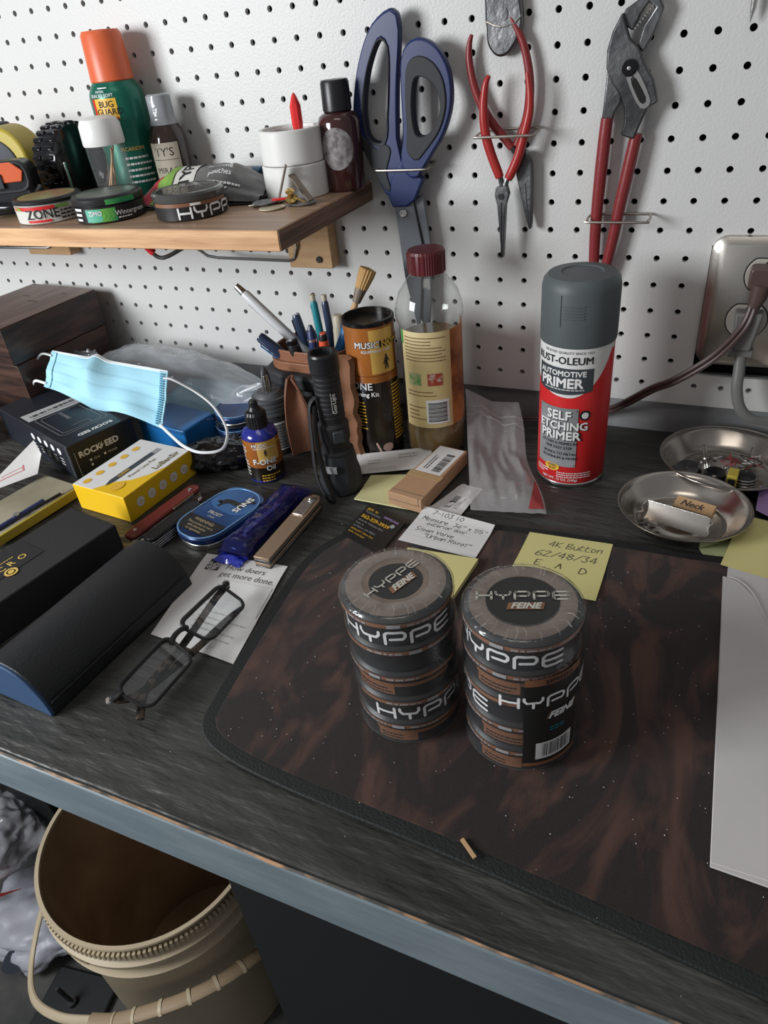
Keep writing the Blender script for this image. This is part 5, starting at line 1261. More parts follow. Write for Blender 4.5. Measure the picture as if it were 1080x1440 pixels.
# small cardboard box
t = thing('cardboard_box', 'small flat brown cardboard box with a barcode label next to the zip bag', 'box', (-.0005, -.1640, .0022), R(-9.5))
m = MB(); m.prism([(-.019, -.050), (.019, -.050), (.016, .050), (-.016, .050)], 0, .0155); m.build('carton', K['card'], t, bevel=.0008)
m = MB(); m.box((0, -.0500, .0078), (.036, .0006, .0004)); m.box((.0155, -.0500, .0120), (.0004, .0006, .008)); m.build('flap_seam', K['pencil'], t)
m = MB(); m.box((.0, -.0435, .0157), (.037, .0005, .0004)); m.build('crease', K['tan'], t)
m = MB(); m.sheet(lambda u, v: (-.0150 + .029 * u, -.004 + .052 * v, .01575), 6, 6, .0002); m.build('shipping_label', K['paper'], t)
prints('barcode', K['ink'], t, lambda x, y: Vector((y, x, .0161)), barcode(.000, .001, .036, .010, 8, 26) + dashes(.002, -.010, .030, -.004, 2, 5, .3))
m = MB(); m.box((0, -.010, .0158), (.0375, .009, .0003)); m.build('tape_strip', K['pick'], t)

# zip bag
t = thing('zip_bag', 'crumpled clear zip bag lying in front of the polish bottle and primer can', 'bag', (.055, -.115, .002), 0)
def bagf(up):
    def fn(u, v):
        xl = -.002 - .056 * v; xr = .068 - .070 * v + .002 * math.sin(9 * v)
        x = xl + (xr - xl) * u; y = -.078 + .160 * v + .012 * (u - .5) + .002 * nz(u * 6, v, 1)
        e = min(1, 6 * min(u, 1 - u, v * 1.5, (1 - v)))
        z = .001 + (e * (.007 + .008 * nz(u * 3, v * 3, 2)) + .0035 * nz(u * 9, v * 7, 5) * e if up else 0) + .0165 * max(0, 1 - u * 1.9) * max(0, min(1, v * 2.5 - .5))
        if v > .62: z += .030 * (v - .62) / .38
        return (x, y, z + .0006)
    return fn
m = MB(); m.sheet(bagf(True), 40, 56); m.build('upper_film', K['zip'], t)
m = MB(); m.sheet(bagf(False), 20, 24); m.build('lower_film', K['zip'], t)
f_ = bagf(True)
for v0 in (.86, .80):
    m = MB(); m.tube([Vector(f_(i / 30, v0)) + Vector((0, 0, .0006)) for i in range(31)], .0009, 6); m.build('zip_seal', K['zip'], t)
K['redcorner'] = mat('red_tinted_print', (0.36, 0.045, 0.045), 0.35)
m = MB(); m.sheet(lambda u, v: tuple(Vector(f_(.97 - .20 * u * (1 - v), .03 + .30 * v)) + Vector((0, 0, .0005))), 8, 10); m.build('red_corner', K['redcorner'], t)

# envelope and notes at the right
t = thing('envelope', 'long white envelope lying over the right part of the mat', 'envelope', (.275, -.486, .0048), 0)
m = MB(); m.prism([(.004, .0), (.285, -.012), (.272, .272), (.0030, .2740 - .0), (.0025, .2500), (-.0005, .2500)], 0, .0012); m.build('sheet', K['env'], t, bevel=.0003)
m = MB(); m.tube(smooth_path([(.0035, .2505, .0014), (.012, .246, .0024), (.022, .232, .0024), (.035, .196, .0020), (.060, .150, .0018), (.10, .10, .0016)], 5), .0009, 6, flat=.6); m.build('flap_edge', K['env'], t)
m = MB(); m.prism([(.0, .2495), (.012, .245), (.022, .231), (.035, .195), (.060, .149), (.10, .099), (.28, .05), (.283, .0), (.004, .002)], .0012, .0018); m.build('flap', K['env'], t, bevel=.0002)
K['greennote'] = mat('greenish_yellow_note', (0.46, 0.50, 0.25), 0.8)
t, mp = quad_paper('sticky_note', 'greenish yellow sticky note under the front steel bowl', 'note', [(.2500, -.1850), (.3220, -.1700), (.3300, -.2420), (.2600, -.2080)], .0005, .0003, 'greennote')
t, mp = quad_paper('sticky_note', 'yellow sticky note with cut-off handwriting above the envelope', 'note', [(.2860, -.1480), (.3600, -.1650), (.3450, -.2380), (.2720, -.2220)], .0062, .0003, 'yellow', lambda u, v: .002 * v)
prints('handwriting', K['ink'], t, mp, [('h', 'Dan', .0075, .030, .049), ('h', 'Ger', .0075, .028, .036)])
t, mp = quad_paper('sticky_note', 'purple sticky note at the right edge beyond the bowls', 'note', [(.2990, -.1010), (.3700, -.1100), (.3620, -.1850), (.2965, -.1370)], .0075, .0003, 'purple', lambda u, v: .003 * v)

# hardware store receipt
t, mp = quad_paper('receipt', 'folded white store receipt under the glasses', 'receipt', [(-.1620, -.3300), (-.0780, -.3240), (-.0590, -.4410), (-.1440, -.4350)], .0003, .0003, 'paper', lambda u, v: .0015 * abs(nz(u * 2, v * 3, 1)) + .0004)
K['logobrown'] = mat('dark_brown_print', (0.06, 0.045, 0.05), 0.6)
prints('store_emblem', K['logobrown'], t, mp, [('p', [(.0080, .0850), (.0215, .0865), (.0225, .1020), (.0090, .1010)])])
prints('emblem_lettering', K['paper'], t, (lambda x, y: mp(.0080 + .0152 + (x * .707 - y * .707) - .0152 + .0005, .0855 + (x * .707 + y * .707) - .0, .0005)), [('t', 'THE', .0042, .002, .0030, .03), ('t', 'HOME', .0048, .0025, -.0012, .04), ('t', 'DEPOT', .0048, .0030, -.0052, .04)])
prints('slogan_lettering', K['pencil'], t, mp, [('t', 'How doers', .0090, .0275, .0900, .0, .2), ('t', 'get more done.', .0090, .0255, .0810, .0, .2)])
prints('receipt_print', K['gryl'], t, mp, dashes(.030, .012, .078, .074, 10, 3, .22, .0032))
m = MB(); m.sheet(lambda u, v: tuple(mp(.040 + .043 * u, .044 + .033 * v, .0006)), 8, 8, .0002); m.build('folded_slip', K['canwhite'], t)

# ================================================================== STEEL BOWLS
def bowl(label, c, rx, ry, h, rotz):
    t = thing('steel_bowl', label, 'bowl', (c[0], c[1], 0), rotz, 'shallow steel bowls')
    def prof(s_): return [(0, 0), (s_ * .62, 0), (s_ * .74, .0015), (s_ * .86, h * .45), (s_ * .94, h * .92), (s_ * .965, h), (s_ * 1.0, h + .0004), (s_ * 1.004, h - .0006), (s_ * 1.0, h - .0014), (s_ * .97, h - .0012)]
    S = Matrix.Diagonal((rx, ry, 1, 1))
    outer = [(0, .0004), (.60, .0004), (.70, .0016), (.80, h * .35), (.92, h * .90), (.965, h - .0006), (1.0, h - .001), (1.006, h - .0002), (1.0, h + .0006), (.955, h + .0004), (.90, h * .88), (.78, h * .36), (.69, .0038), (.66, .0030), (.64, .0034), (.60, .0028), (.40, .0026), (.38, .0031), (.36, .0026), (0, .0026)]
    m = MB(); m.lathe(outer, 72, S); m.build('bowl', K['tray'], t, smooth=60)
    return t
bowl('front steel bowl holding a wooden tag and a bent metal clip', (.2375, -.1640), .0555, .0545, .021, 0)
bowl('rear steel bowl full of small electronic parts and screws', (.2690, -.0700), .0610, .0600, .021, 0)
BZ = .0033
t = thing('wooden_tag', 'small wooden tag reading Neck in the front steel bowl', 'tag', (.2470, -.1500, BZ + .004), (R(18), 0, R(-16)))
m = MB(); m.box((0, 0, .0030), (.034, .0135, .0060)); m.build('block', K['cleat'], t, bevel=.0006)
prints('burnt_lettering', K['logobrown'], t, plane_map((-.0120, -.0030, .0062), (1, 0, 0), (0, 1, 0)), [('t', 'Neck', .0090, .0, .0, .015, .3)])
t = thing('metal_clip', 'bent thin steel channel clip lying in the front bowl', 'clip', (.2330, -.1720, BZ), R(-15))
m = MB()
m.sheet(lambda u, v: (-.026 + .053 * u + .002 * math.sin(3 * v), -.006 + .007 * v, .001 + .0155 * v), 10, 4, .0006)
m.build('web', K['tray'], t)
m = MB(); m.tube([(-.027, .001, .0160), (-.0305, .000, .0095), (-.0285, -.001, .0055), (-.035, -.003, .003)], .0007, 6); m.build('left_bend', K['steel'], t)
m = MB(); m.tube([(-.026, .001, .0168), (.026, .001, .0168)], .0006, 6); m.build('top_edge', K['steel'], t)
m = MB(); m.tube([(.027, .001, .0165), (.0305, .000, .0125), (.0275, -.002, .0085), (.0295, -.004, .004), (.0275, -.005, .001)], .0007, 6); m.build('right_bend', K['steel'], t)
for x, y, l in ((-.034, -.006, .004), (-.030, -.010, .005), (-.024, -.013, .004)):
    m = MB(); m.lathe([(0, 0), (.0022, 0), (.0022, .0016), (0, .0020)], 10); m.tube([(0, 0, .001), (l * .6, l, .001)], .0008, 6)
    tag(m.build('small_screw', K['darksteel'], loc=(.2330 + x + .006, -.1720 + y, BZ + .0018), rot=(R(30), 0, R(x * 4000))), 'tiny dark screw at the left edge of the front bowl', 'screw', 'tiny screws in the front bowl')
m = MB(); m.box((0, 0, .002), (.007, .004, .004)); m.lathe([(0, .004), (.002, .004), (.002, .006), (0, .006)], 8); tag(m.build('plastic_nub', K['blackp'], loc=(.2200, -.1955, BZ), rot=(0, 0, R(20)), bevel=.0005), 'tiny black plastic piece in front of the metal clip', 'piece')
# rear bowl content
t = thing('metal_washer', 'large dull steel washer leaning at the left in the rear bowl', 'washer', (.2350, -.0760, BZ + .001), (R(14), R(-8), 0))
m = MB(); m.lathe([(.0028, 0), (.0115, 0), (.0115, .0016), (.0028, .0016), (.0028, 0)], 32); m.build('washer', K['darksteel'], t)
t = thing('potentiometer', 'small potentiometer with a splined metal shaft standing in the rear bowl', 'potentiometer', (.2540, -.0740, BZ), (R(-6), R(-14), R(10)))
m = MB(); m.lathe([(0, 0), (.0082, 0), (.0082, .007), (0, .007)], 28); m.build('can', K['steel'], t)
m = MB(); m.lathe([(.0035, .007), (.0035, .015), (.0022, .015), (.0022, .028), (0, .0285)], 40, rfn=lambda a, z: 1.0 if z > .016 or (int(a * 9) % 2) else .9); m.build('shaft', K['steel'], t)
t = thing('black_module', 'black round pickup switch body with a yellowish board in the rear bowl', 'module', (.2600, -.0960, BZ), R(-6))
m = MB(); m.lathe([(0, 0), (.0095, 0), (.0100, .002), (.0095, .0135), (.008, .015), (0, .015)], 24); m.build('body', K['blackg'], t)
m = MB(); m.box((.0155, .002, .008), (.009, .016, .0155)); m.build('yellow_board', K['yellowrub'], t, bevel=.0008)
m = MB(); m.box((.0155, -.0065, .0095), (.006, .002, .006)); m.build('chip', K['blackp'], t)
t = thing('switch_coil', 'black coil with fine copper wires at the right of the rear bowl', 'coil', (.2860, -.0890, BZ), R(10))
m = MB(); m.lathe([(0, 0), (.0095, 0), (.0095, .010), (.006, .012), (0, .012)], 24); m.build('spool', K['blackp'], t)
for k in range(3):
    m = MB(); m.tube([(.0100 * math.cos(a), .0100 * math.sin(a), .003 + .003 * k) for a in [2 * math.pi * i / 24 for i in range(24)]], .0007, 6, closed=True); m.build('winding', K['steel'], t)
for k, mk in ((0, 'redgrip'), (1, 'redgrip'), (2, 'blackm'), (3, 'redgrip')):
    rnd = random.Random(k); P_ = [(.268 + .006 * k, -.078, BZ + .010)] + [(.270 + .010 * k + rnd.uniform(-.012, .012), -.070 + rnd.uniform(-.014, .014), BZ + .006 + rnd.uniform(0, .012)) for _ in range(4)]
    m = MB(); m.tube(smooth_path(P_, 6), .0005, 6); tag(m.build('hookup_wire', K[mk]), ('thin dark red hookup wire tangled in the rear bowl' if mk == 'redgrip' else 'thin black hookup wire tangled in the rear bowl'), 'wire', 'wires in the rear bowl')
rnd = random.Random(4)
for k in range(9):
    m = MB(); m.lathe([(0, 0), (.0016, 0), (.0016, .007), (.0034, .0072), (.0034, .0090), (.0018, .0096), (0, .0096)], 12)
    x, y = .262 + rnd.uniform(-.010, .030), -.060 + rnd.uniform(-.012, .010)
    tag(m.build('small_screw', K['steel'], loc=(x, y, BZ + .002 + .0035 * (k % 3)), rot=(R(rnd.uniform(60, 110)), 0, R(rnd.uniform(0, 360)))), 'small steel screw in the heap in the rear bowl', 'screw', 'small screws in the rear bowl')
m = MB(); m.lathe([(0, 0), (.0030, 0), (.0030, .0025), (.0012, .003), (.0012, .021), (0, .0215)], 12); tag(m.build('long_screw', K['steel'], loc=(.2880, -.0560, BZ + .003), rot=(R(4), R(6), 0)), 'long thin steel screw standing upright in the rear bowl', 'screw')

# ================================================================== SMALL THINGS AT THE LEFT FRONT
K['frostblue'] = mat('blue_tin_print', (0.035, 0.10, 0.27), 0.28, col2=(0.010, 0.028, 0.10), nscale=7, nmap=(1, 1, 1), metal=.3)
K['midblue'] = mat('mid_blue_print', (0.06, 0.17, 0.40), 0.3, col2=(0.03, 0.08, 0.24), nscale=12, metal=.3)
K['lightblue'] = mat('light_blue_print', (0.16, 0.33, 0.58), 0.3, metal=.3)
def slimtin(name, label, loc, rz, w=.056, l=.088, h=.015, detail=True, grp='blue oval snus tins'):
    t = thing(name, label, 'tin', loc, rz, grp)
    q = rrect(w, l, w * .44, 8)
    m = MB(); m.prism([(x * .97, y * .98) for x, y in q], 0, h * .45); m.build('base', K['steel'], t, bevel=.0012)
    m = MB(); m.prism(q, h * .42, h * .98); m.build('lid', K['frostblue'], t, bevel=.0025)
    m = MB(); m.ring([(x * .985, y * .99) for x, y in q], [(x * .93, y * .955) for x, y in q], h * .98, h * 1.03); m.build('lid_rim', K['lightblue'], t, bevel=.0003)
    m = MB(); m.prism([(x * .90, .004 + (y * .5 + l * .24) * .94 ) for x, y in rrect(w, l, w * .44, 8)], h * .98, h * .995); m.build('lid_art', K['midblue'], t)
    N = lambda o=.0002: (lambda x, y: Vector((x, y, h * 1.0 + o)))
    dog = [(-.014, .012), (-.012, .020), (-.006, .022), (.006, .022), (.010, .028), (.008, .034), (.012, .036), (.016, .031), (.021, .030), (.020, .027), (.015, .025), (.015, .019), (.013, .014), (.014, .008), (.011, .008), (.010, .015), (-.004, .016), (-.008, .012), (-.009, .007), (-.012, .007), (-.011, .013), (-.015, .017), (-.018, .014)]
    prints('dog_silhouette', K['slateblk'], t, N(), [('p', dog)])
    prints('snus_lettering', K['wht'], t, (lambda x, y: Vector((.009 + y * .9, .022 - x, h * 1.0 + .0005))), [('t', 'SNUS', .0110, -.012, .0, .03)])
    if detail:
        prints('frost_lettering', K['creamw'], t, N(.0004), [('t', 'FROST', .0062, -.0015, -.006, .02, 0, 'CENTER'), ('t', 'LARGE', .0030, -.0015, -.0105, 0, 0, 'CENTER')])
        prints('warning_box', K['ink'], t, N(.0003), [('p', [(-.023, -.036), (.021, -.036), (.025, -.0145), (-.026, -.0145)])])
        prints('warning_lettering', K['creampr'], t, N(.0006), [('t', 'WARNING:', .0054, 0, -.0205, .01, 0, 'CENTER'), ('t', 'This product is not a', .0042, 0, -.0255, .01, 0, 'CENTER'), ('t', 'safe alternative', .0042, 0, -.0300, .01, 0, 'CENTER'), ('t', 'to cigarettes', .0042, 0, -.0345, .01, 0, 'CENTER')])
    return t
K['creampr'] = mat('tan_print', (0.40, 0.32, 0.20), 0.5)
slimtin('snus_tin', 'blue and black snus tin with a dog picture beside the yellow box', (-.1750, -.2850, 0), R(-14))
slimtin('snus_tin', 'lower of two stacked blue snus tins behind the oil bottle', (-.2560, -.1000, 0), R(-38), detail=False)
slimtin('snus_tin', 'upper of two stacked blue snus tins behind the oil bottle', (-.2540, -.0970, .0170), R(-44), detail=False)
# pocket knives
def knife(label, loc, rz, mk, l=.090):
    t = thing('pocket_knife', label, 'pocket knife', loc, rz)
    q = rrect(.0155, l, .0072, 6)
    m = MB(); m.prism(q, .0105, .0150); m.build('scale', K[mk], t, bevel=.0016)
    for z in (.0016, .0040, .0064, .0088):
        m = MB(); m.prism([(x * .93, y * .98) for x, y in q], z, z + .0012); m.build('blade', K['steel'], t, bevel=.0003)
    m = MB(); m.prism(q, .0, .0012); m.build('scale', K[mk], t, bevel=.0004)
    m = MB(); m.tube([(.0065, .006, .012), (.0085, .006, .0135), (.0085, .034, .0135)], .0018, 8); m.build('clip', K['tray'], t)
    for y in (-.038, .038): m = MB(); m.lathe([(0, 0), (.0022, 0), (.0020, .0008), (0, .0010)], 12, T(0, y, .0150)); m.build('pin', K['steel'], t)
    return t
K['oxblood'] = mat('oxblood_red_plastic', (0.13, 0.018, 0.015), 0.35)
knife('dark red pocket knife lying beside the yellow box', (-.2350, -.2960, 0), R(-7), 'oxblood', .098)
knife('black pocket knife between the red knife and the snus tin', (-.2150, -.3080, 0), R(-9), 'blackp', .070)
# blue wrapped multitool
t = thing('wrapped_tool', 'tool in crinkled blue plastic wrap beside the snus tin', 'tool', (-.1290, -.2760, 0), R(-2))
m = MB(); m.prism(rrect(.014, .104, .005, 4), .002, .013); m.build('dark_body', K['blackg'], t, bevel=.002)
m = MB(); m.tube(smooth_path([(-.003, -.03, .0145), (.001, .0, .0150), (.003, .022, .0148), (-.001, .046, .0140)], 5), .0022, 8); m.build('steel_bar', K['steel'], t)
m = MB(); m.tube([(.002, .018, .0150), (.004, .050, .0145)], .0030, 8); m.build('red_brown_bar', K['leather'], t)
def wrap(u, v):
    a = 2 * math.pi * u; y = -.058 + .116 * v
    w = .0150 + .0020 * nz(math.cos(a) * 2, v * 7, 3) + .003 * max(0, .25 - v) * 4; hh = .0085 + .0022 * nz(v * 9, math.sin(a) * 2, 1)
    if v < .10: hh *= .35 + 6.5 * v; w *= .8 + 2 * v
    if v > .9: hh *= 1 - (v - .9) * 6; w *= 1 + (v - .9) * 2
    return (w * math.cos(a), y, .0096 + hh * math.sin(a) + .0008 * nz(u * 30, v * 40, 0))
m = MB(); m.sheet(wrap, 40, 60); m.build('blue_wrap', K['bluefilm'], t)
m = MB()
m.sheet(lambda u, v: (-.017 + .030 * u, -.064 + .014 * v, .003 + .0045 * math.sin(3.1 * v) * math.sin(3.1 * u) + .002 * nz(u * 5, v * 5, 0)), 14, 10, .0008); m.build('wrap_tail', K['bluetail'], t)
# steel folding clamp
t = thing('folding_tool', 'tan and steel folded multitool lying right of the blue wrap', 'tool', (-.0975, -.2810, 0), R(0))
K['tansteel'] = mat('tan_coated_steel', (0.36, 0.26, 0.18), 0.4, metal=.5)
for k, (z, mk) in enumerate(((.0, 'darksteel'), (.0034, 'tansteel'), (.0068, 'darksteel'), (.0102, 'tansteel'))):
    m = MB(); m.prism([(-.0085, -.052), (.0075, -.052), (.0078, .045), (.004, .052), (-.004, .052), (-.0088, .045)], z, z + .0028); m.build('handle_plate', K[mk], t, bevel=.0004)
m = MB(); m.lathe([(0, 0), (.0050, 0), (.0050, .0016), (.0035, .0022), (.0033, .0036), (0, .0040)], 16, T(0, .043, .0130)); m.build('pivot_bolt', K['steel'], t)
m = MB(); m.box((-.001, .028, .0135), (.011, .024, .0016)); m.build('steel_tab', K['steel'], t, bevel=.0005)

# glasses ------------------------------------------------------------
t = thing('glasses', 'black rectangular reading glasses lying folded half on the receipt', 'glasses', (-.0995, -.4460, 0.0055), (R(24), R(1.5), R(88)))
K['tortoise'] = mat('dark_tortoise', (0.008, 0.007, 0.006), 0.25, col2=(0.10, 0.07, 0.05), nscale=140, contrast=(.5, .62))
def lensout(cx, w=.053, h=.028): 
    return [(cx + x * (1 + .10 * (y / h)), y) for x, y in rrect(w, h, .0075, 5)]
gz = .016
for sx_ in (-1, 1):
    cx = sx_ * .0345
    L_ = lensout(cx)
    m = MB(); m.tube([(x, y, gz - .0009 * ((x / .03) ** 2)) for x, y in L_], .0014, 8, closed=True); m.build('rim', K['blackp'], t)
    m = MB(); m.tube([(x, y, gz + .0008 - .0009 * ((x / .03) ** 2)) for x, y in L_ if y > .0075], .0020, 8); m.build('brow_bar', K['blackp'], t)
    m = MB(); m.sheet(lambda u, v: (cx + (u - .5) * .0515 * (1 + .10 * ((v - .5))), (v - .5) * .0275, gz - .0009 * (((cx + (u - .5) * .05) / .03) ** 2) + .0015 * math.sin(math.pi * u)), 10, 8, .0012); m.build('lens', K['lens'], t)
    m = MB(); m.tube([(sx_ * .0600, .010, gz - .003), (sx_ * .066, .0105, gz - .004), (sx_ * .068, .012, gz - .006)], .0030, 8, flat=.8); m.build('end_piece', K['blackp'], t)
    m = MB(); m.tube([(sx_ * .0680, .0125, gz - .0055), (sx_ * .0684, .0120, gz - .007)], .0034, 10); m.build('hinge_cap', K['steel'], t)
    m = MB(); m.tube(smooth_path([(sx_ * .067, .010, gz - .006), (sx_ * .050, .006 + sx_ * .004, .0062 + .0020 * sx_), (sx_ * .0, -.001 + sx_ * .004, .0046 + .0022 * sx_), (-sx_ * .045, -.004 + sx_ * .004, .0040 + .0022 * sx_), (-sx_ * .066, -.012, .0036 + .002 * sx_)], 6), .0030, 8, flat=.55); m.build('temple', K['tortoise'], t)
m = MB(); m.tube(smooth_path([(-.0095, .007, gz), (-.004, .0095, gz + .001), (.004, .0095, gz + .001), (.0095, .007, gz)], 5), .0022, 8); m.build('bridge', K['blackp'], t)

# glasses case -------------------------------------------------------
K['navycase'] = mat('navy_lining', (0.022, 0.060, 0.140), 0.6)
K['blackcase'] = mat('black_leatherette', (0.010, 0.011, 0.013), 0.45, bump=0.5, bscale=500)
t = thing('glasses_case', 'black half-round glasses case with a blue end lying before the grey-black box', 'case', (-.1900, -.4480, 0), R(-3.5))
prof_ = [(-.0365, 0), (-.0370, .006), (-.0345, .018), (-.0270, .0290), (-.0160, .0365), (-.002, .0390), (.012, .0365), (.024, .0290), (.0330, .0165), (.0365, .005), (.0365, 0)]
prof_ = [tuple(q)[:2] for q in smooth_path([(x, z, 0) for x, z in prof_], 4)]
Mx = Matrix(((1, 0, 0, 0), (0, 0, 1, 0), (0, 1, 0, 0), (0, 0, 0, 1)))       # (x, z, y)
m = MB(); m.prism(prof_, -.076, .079, Mx); m.build('shell', K['blackcase'], t, bevel=.002)
m = MB(); m.prism([(x * .975, z * .975 + .0004) for x, z in prof_], -.0785, -.0755, Mx); m.build('end_panel', K['navycase'], t, bevel=.001)
m = MB(); m.box((.0368, 0, .0125), (.0012, .150, .0012)); m.build('lid_seam', K['blackm'], t)

# black gift box -----------------------------------------------------
K['charbox'] = mat('charcoal_card_box', (0.020, 0.020, 0.021), 0.6, bump=0.2, bscale=300)
t = thing('gift_box', 'matte charcoal cardboard box with gold emblem at the left edge', 'box', (-.2860, -.4310, 0), R(-9.5))
m = MB(); m.box((0, 0, .0175), (.066, .168, .0350)); m.build('box_body', K['charbox'], t, bevel=.0012)
m = MB(); m.box((0, .0843, .0175), (.0640, .0010, .0330)); m.build('end_flap', K['charbox'], t)
m = MB(); m.box((-.012, -.004, .0352), (.036, .062, .0006)); m.build('recess_panel', K['blackm'], t)
mp_ = lambda x, y: Vector((-.0050 - y, -.004 + x, .0357))
prints('gold_lettering', K['gold'], t, mp_, [('t', 'O', .0100, .012, -.003, .01), ('t', 'R', .0100, .002, -.003, .01), ('t', 'C', .0100, -.008, -.003, .01), ('t', 'N', .0100, -.018, -.003, .01)] + dashes(-.002, .007, .012, .009, 1, 3, .5, .0015))
m = MB(); m.lathe([(.0040, 0), (.0058, 0), (.0058, .0004), (.0040, .0004), (.0040, 0)], 20, T(.0060, -.006, .0356)); m.lathe([(0, 0), (.0026, 0), (.0026, .0005), (0, .0005)], 14, T(.0060, -.006, .0356)); m.build('gold_emblem', K['gold'], t)

# yellow box ---------------------------------------------------------
K['yelbox'] = mat('bright_yellow_card', (0.78, 0.48, 0.012), 0.4)
t = thing('yellow_box', 'yellow and white product box with round icons between black box and snus tin', 'box', (-.3030, -.2555, 0.0), R(-5))
m = MB(); m.box((0, 0, .0150), (.0745, .100, .0300)); m.build('carton', K['yelbox'], t, bevel=.0008)
m = MB(); m.prism([(-.0365, -.0495), (-.0365, .0493), (.0365, .0493), (.0365, .012), (.030, -.006), (.020, -.020), (.0055, -.030), (-.008, -.0495)], .0300, .0303); m.build('white_top', K['canwhite'], t)
NT = lambda x, y: Vector((-y, x, .0306))            # text runs along +y, reading from the right
prints('pen_picture', K['slate'], t, NT, [('p', [(-.040, -.0010), (-.030, -.0045), (.030, -.0045), (.030, .0025), (-.030, .0025)])])
prints('pen_nib', K['gryp'], t, NT, [('r', .030, -.0045, .040, .0025)])
prints('pen_lettering', K['gold2'], t, lambda x, y: Vector((-y, x, .0309)), [('t', 'LUBAN', .0050, -.022, -.0030, .02)])
prints('icons', K['gold2'], t, NT, [('p', [(-.040 + .0175 * k + .0050 * math.cos(a), .0250 + .0040 * math.sin(a)) for a in [2 * math.pi * j / 16 for j in range(16)]]) for k in range(5)])
prints('brand_lettering', K['brownink2'], t, NT, [('t', 'LuBanSir', .0105, .004, -.0300, .02), ('t', 'Power Line Pen', .0062, -.018, -.0145, .01)])
prints('yellow_burst', K['gold2'], t, NT, [('p', [(-.036 + .0085 * math.cos(a), -.0150 + .0062 * math.sin(a)) for a in [2 * math.pi * j / 16 for j in range(16)]])])
m2 = lambda x, y: Vector((.0376, x, y))
prints('side_icons', K['canwhite'], t, m2, [('p', [(-.032 + .0165 * k + .0052 * math.cos(a), .0150 + .0055 * math.sin(a)) for a in [2 * math.pi * j / 18 for j in range(18)]]) for k in range(5)])
prints('side_icon_marks', K['yelbox'], t, lambda x, y: Vector((.0378, x, y)), [('s', [(-.0345 + .0165 * k, .0150), (-.032 + .0165 * k, .0172), (-.0295 + .0165 * k, .0145), (-.032 + .0165 * k, .0128), (-.0345 + .0165 * k, .0150)], .0006) for k in range(5)])

# black product box --------------------------------------------------
K['rockbox'] = mat('black_blue_card_box', (0.014, 0.017, 0.024), 0.4)
t = thing('product_box', 'black product box with white lettering and a barcode sticker under the face mask', 'box', (-.4625, -.1905, 0.0), R(-18.6))
W2, D2, H2 = .0900, .041, .0430
m = MB(); m.box((0, 0, H2 / 2), (2 * W2, 2 * D2, H2)); m.build('carton', K['rockbox'], t, bevel=.0010)
top = lambda o=.0003: (lambda x, y: Vector((x, y, H2 + o)))
rt_ = lambda o=.0003: (lambda x, y: Vector((W2 + o, x, y)))
fr_ = lambda o=.0003: (lambda x, y: Vector((x, -D2 - o, y)))
def rock(x, y, s):       # name with a lightning bolt for the first E side stroke
    return [('t', 'ROCK', s, x, y, .04), ('p', [(x + s * 2.62, y + s * .22), (x + s * 2.98, y + s * .80), (x + s * 2.90, y + s * .46), (x + s * 3.12, y + s * .46), (x + s * 2.72, y - s * .10), (x + s * 2.84, y + s * .22)]), ('t', 'EED', s, x + s * 3.25, y, .04)]
prints('side_lettering', K['wht'], t, rt_(), rock(-.031, .0240, .0100))
prints('side_small_print', K['wht'], t, rt_(), [('r', -.021, .0150, -.0185, .0178), ('r', -.003, .0150, -.0005, .0178), ('r', -.021, .0090, -.0185, .0118), ('t', '12-in', .0040, -.0165, .0150), ('t', '14-inch', .0040, .0015, .0150)])
prints('top_lettering', K['wht'], t, lambda x, y: Vector((.074 + y, .024 - x, H2 + .0003)), rock(0, 0, .0086))
ln = .0005
prints('top_drawing', K['gryp'], t, top(), [('s', [(-.005, -.031), (.058, -.031), (.062, -.027), (.062, .024), (.058, .028), (-.005, .028), (-.009, .024), (-.009, -.027), (-.005, -.031)], ln), ('s', [(.000, -.026), (.054, -.026), (.057, -.023), (.057, .020), (.054, .023), (.000, .023), (-.003, .020), (-.003, -.023), (.000, -.026)], ln), ('s', [(.046, -.010), (.046, .010), (.056, .010)], ln), ('t', 'ROCKSEED', .0052, .000, -.004, .01)])
m = MB(); m.sheet(lambda u, v: (-.034 + .024 * u + .004 * v, -.036 + .066 * v, H2 + .0004), 4, 6, .0003); m.build('barcode_sticker', K['gryl'], t)
prints('barcode', K['ink'], t, lambda x, y: Vector((-.030 + y, x, H2 + .0008)), barcode(-.030, .0065, .026, .0125, 7, 30) + dashes(-.030, .0160, .024, .0180, 1))
prints('front_icons', K['wht'], t, fr_(), [('p', [(.000 + .0165 * k + .0042 * math.cos(a), .030 + .0042 * math.sin(a)) for a in [2 * math.pi * j / 16 for j in range(16)]]) for k in range(5)] + sum([dashes(-.0035 + .0165 * k, .012, .0045 + .0165 * k, .023, 3, k, .3, .0016) for k in range(5)], []))
m = MB(); m.box((W2 - .0035, -D2 - .0001, H2 / 2), (.0004, .0006, H2 * .9)); m.box((W2 + .0001, -D2 + .006, H2 / 2 - .004), (.0006, .0006, H2 * .7)); m.build('edge_wear', K['gryp'], t)

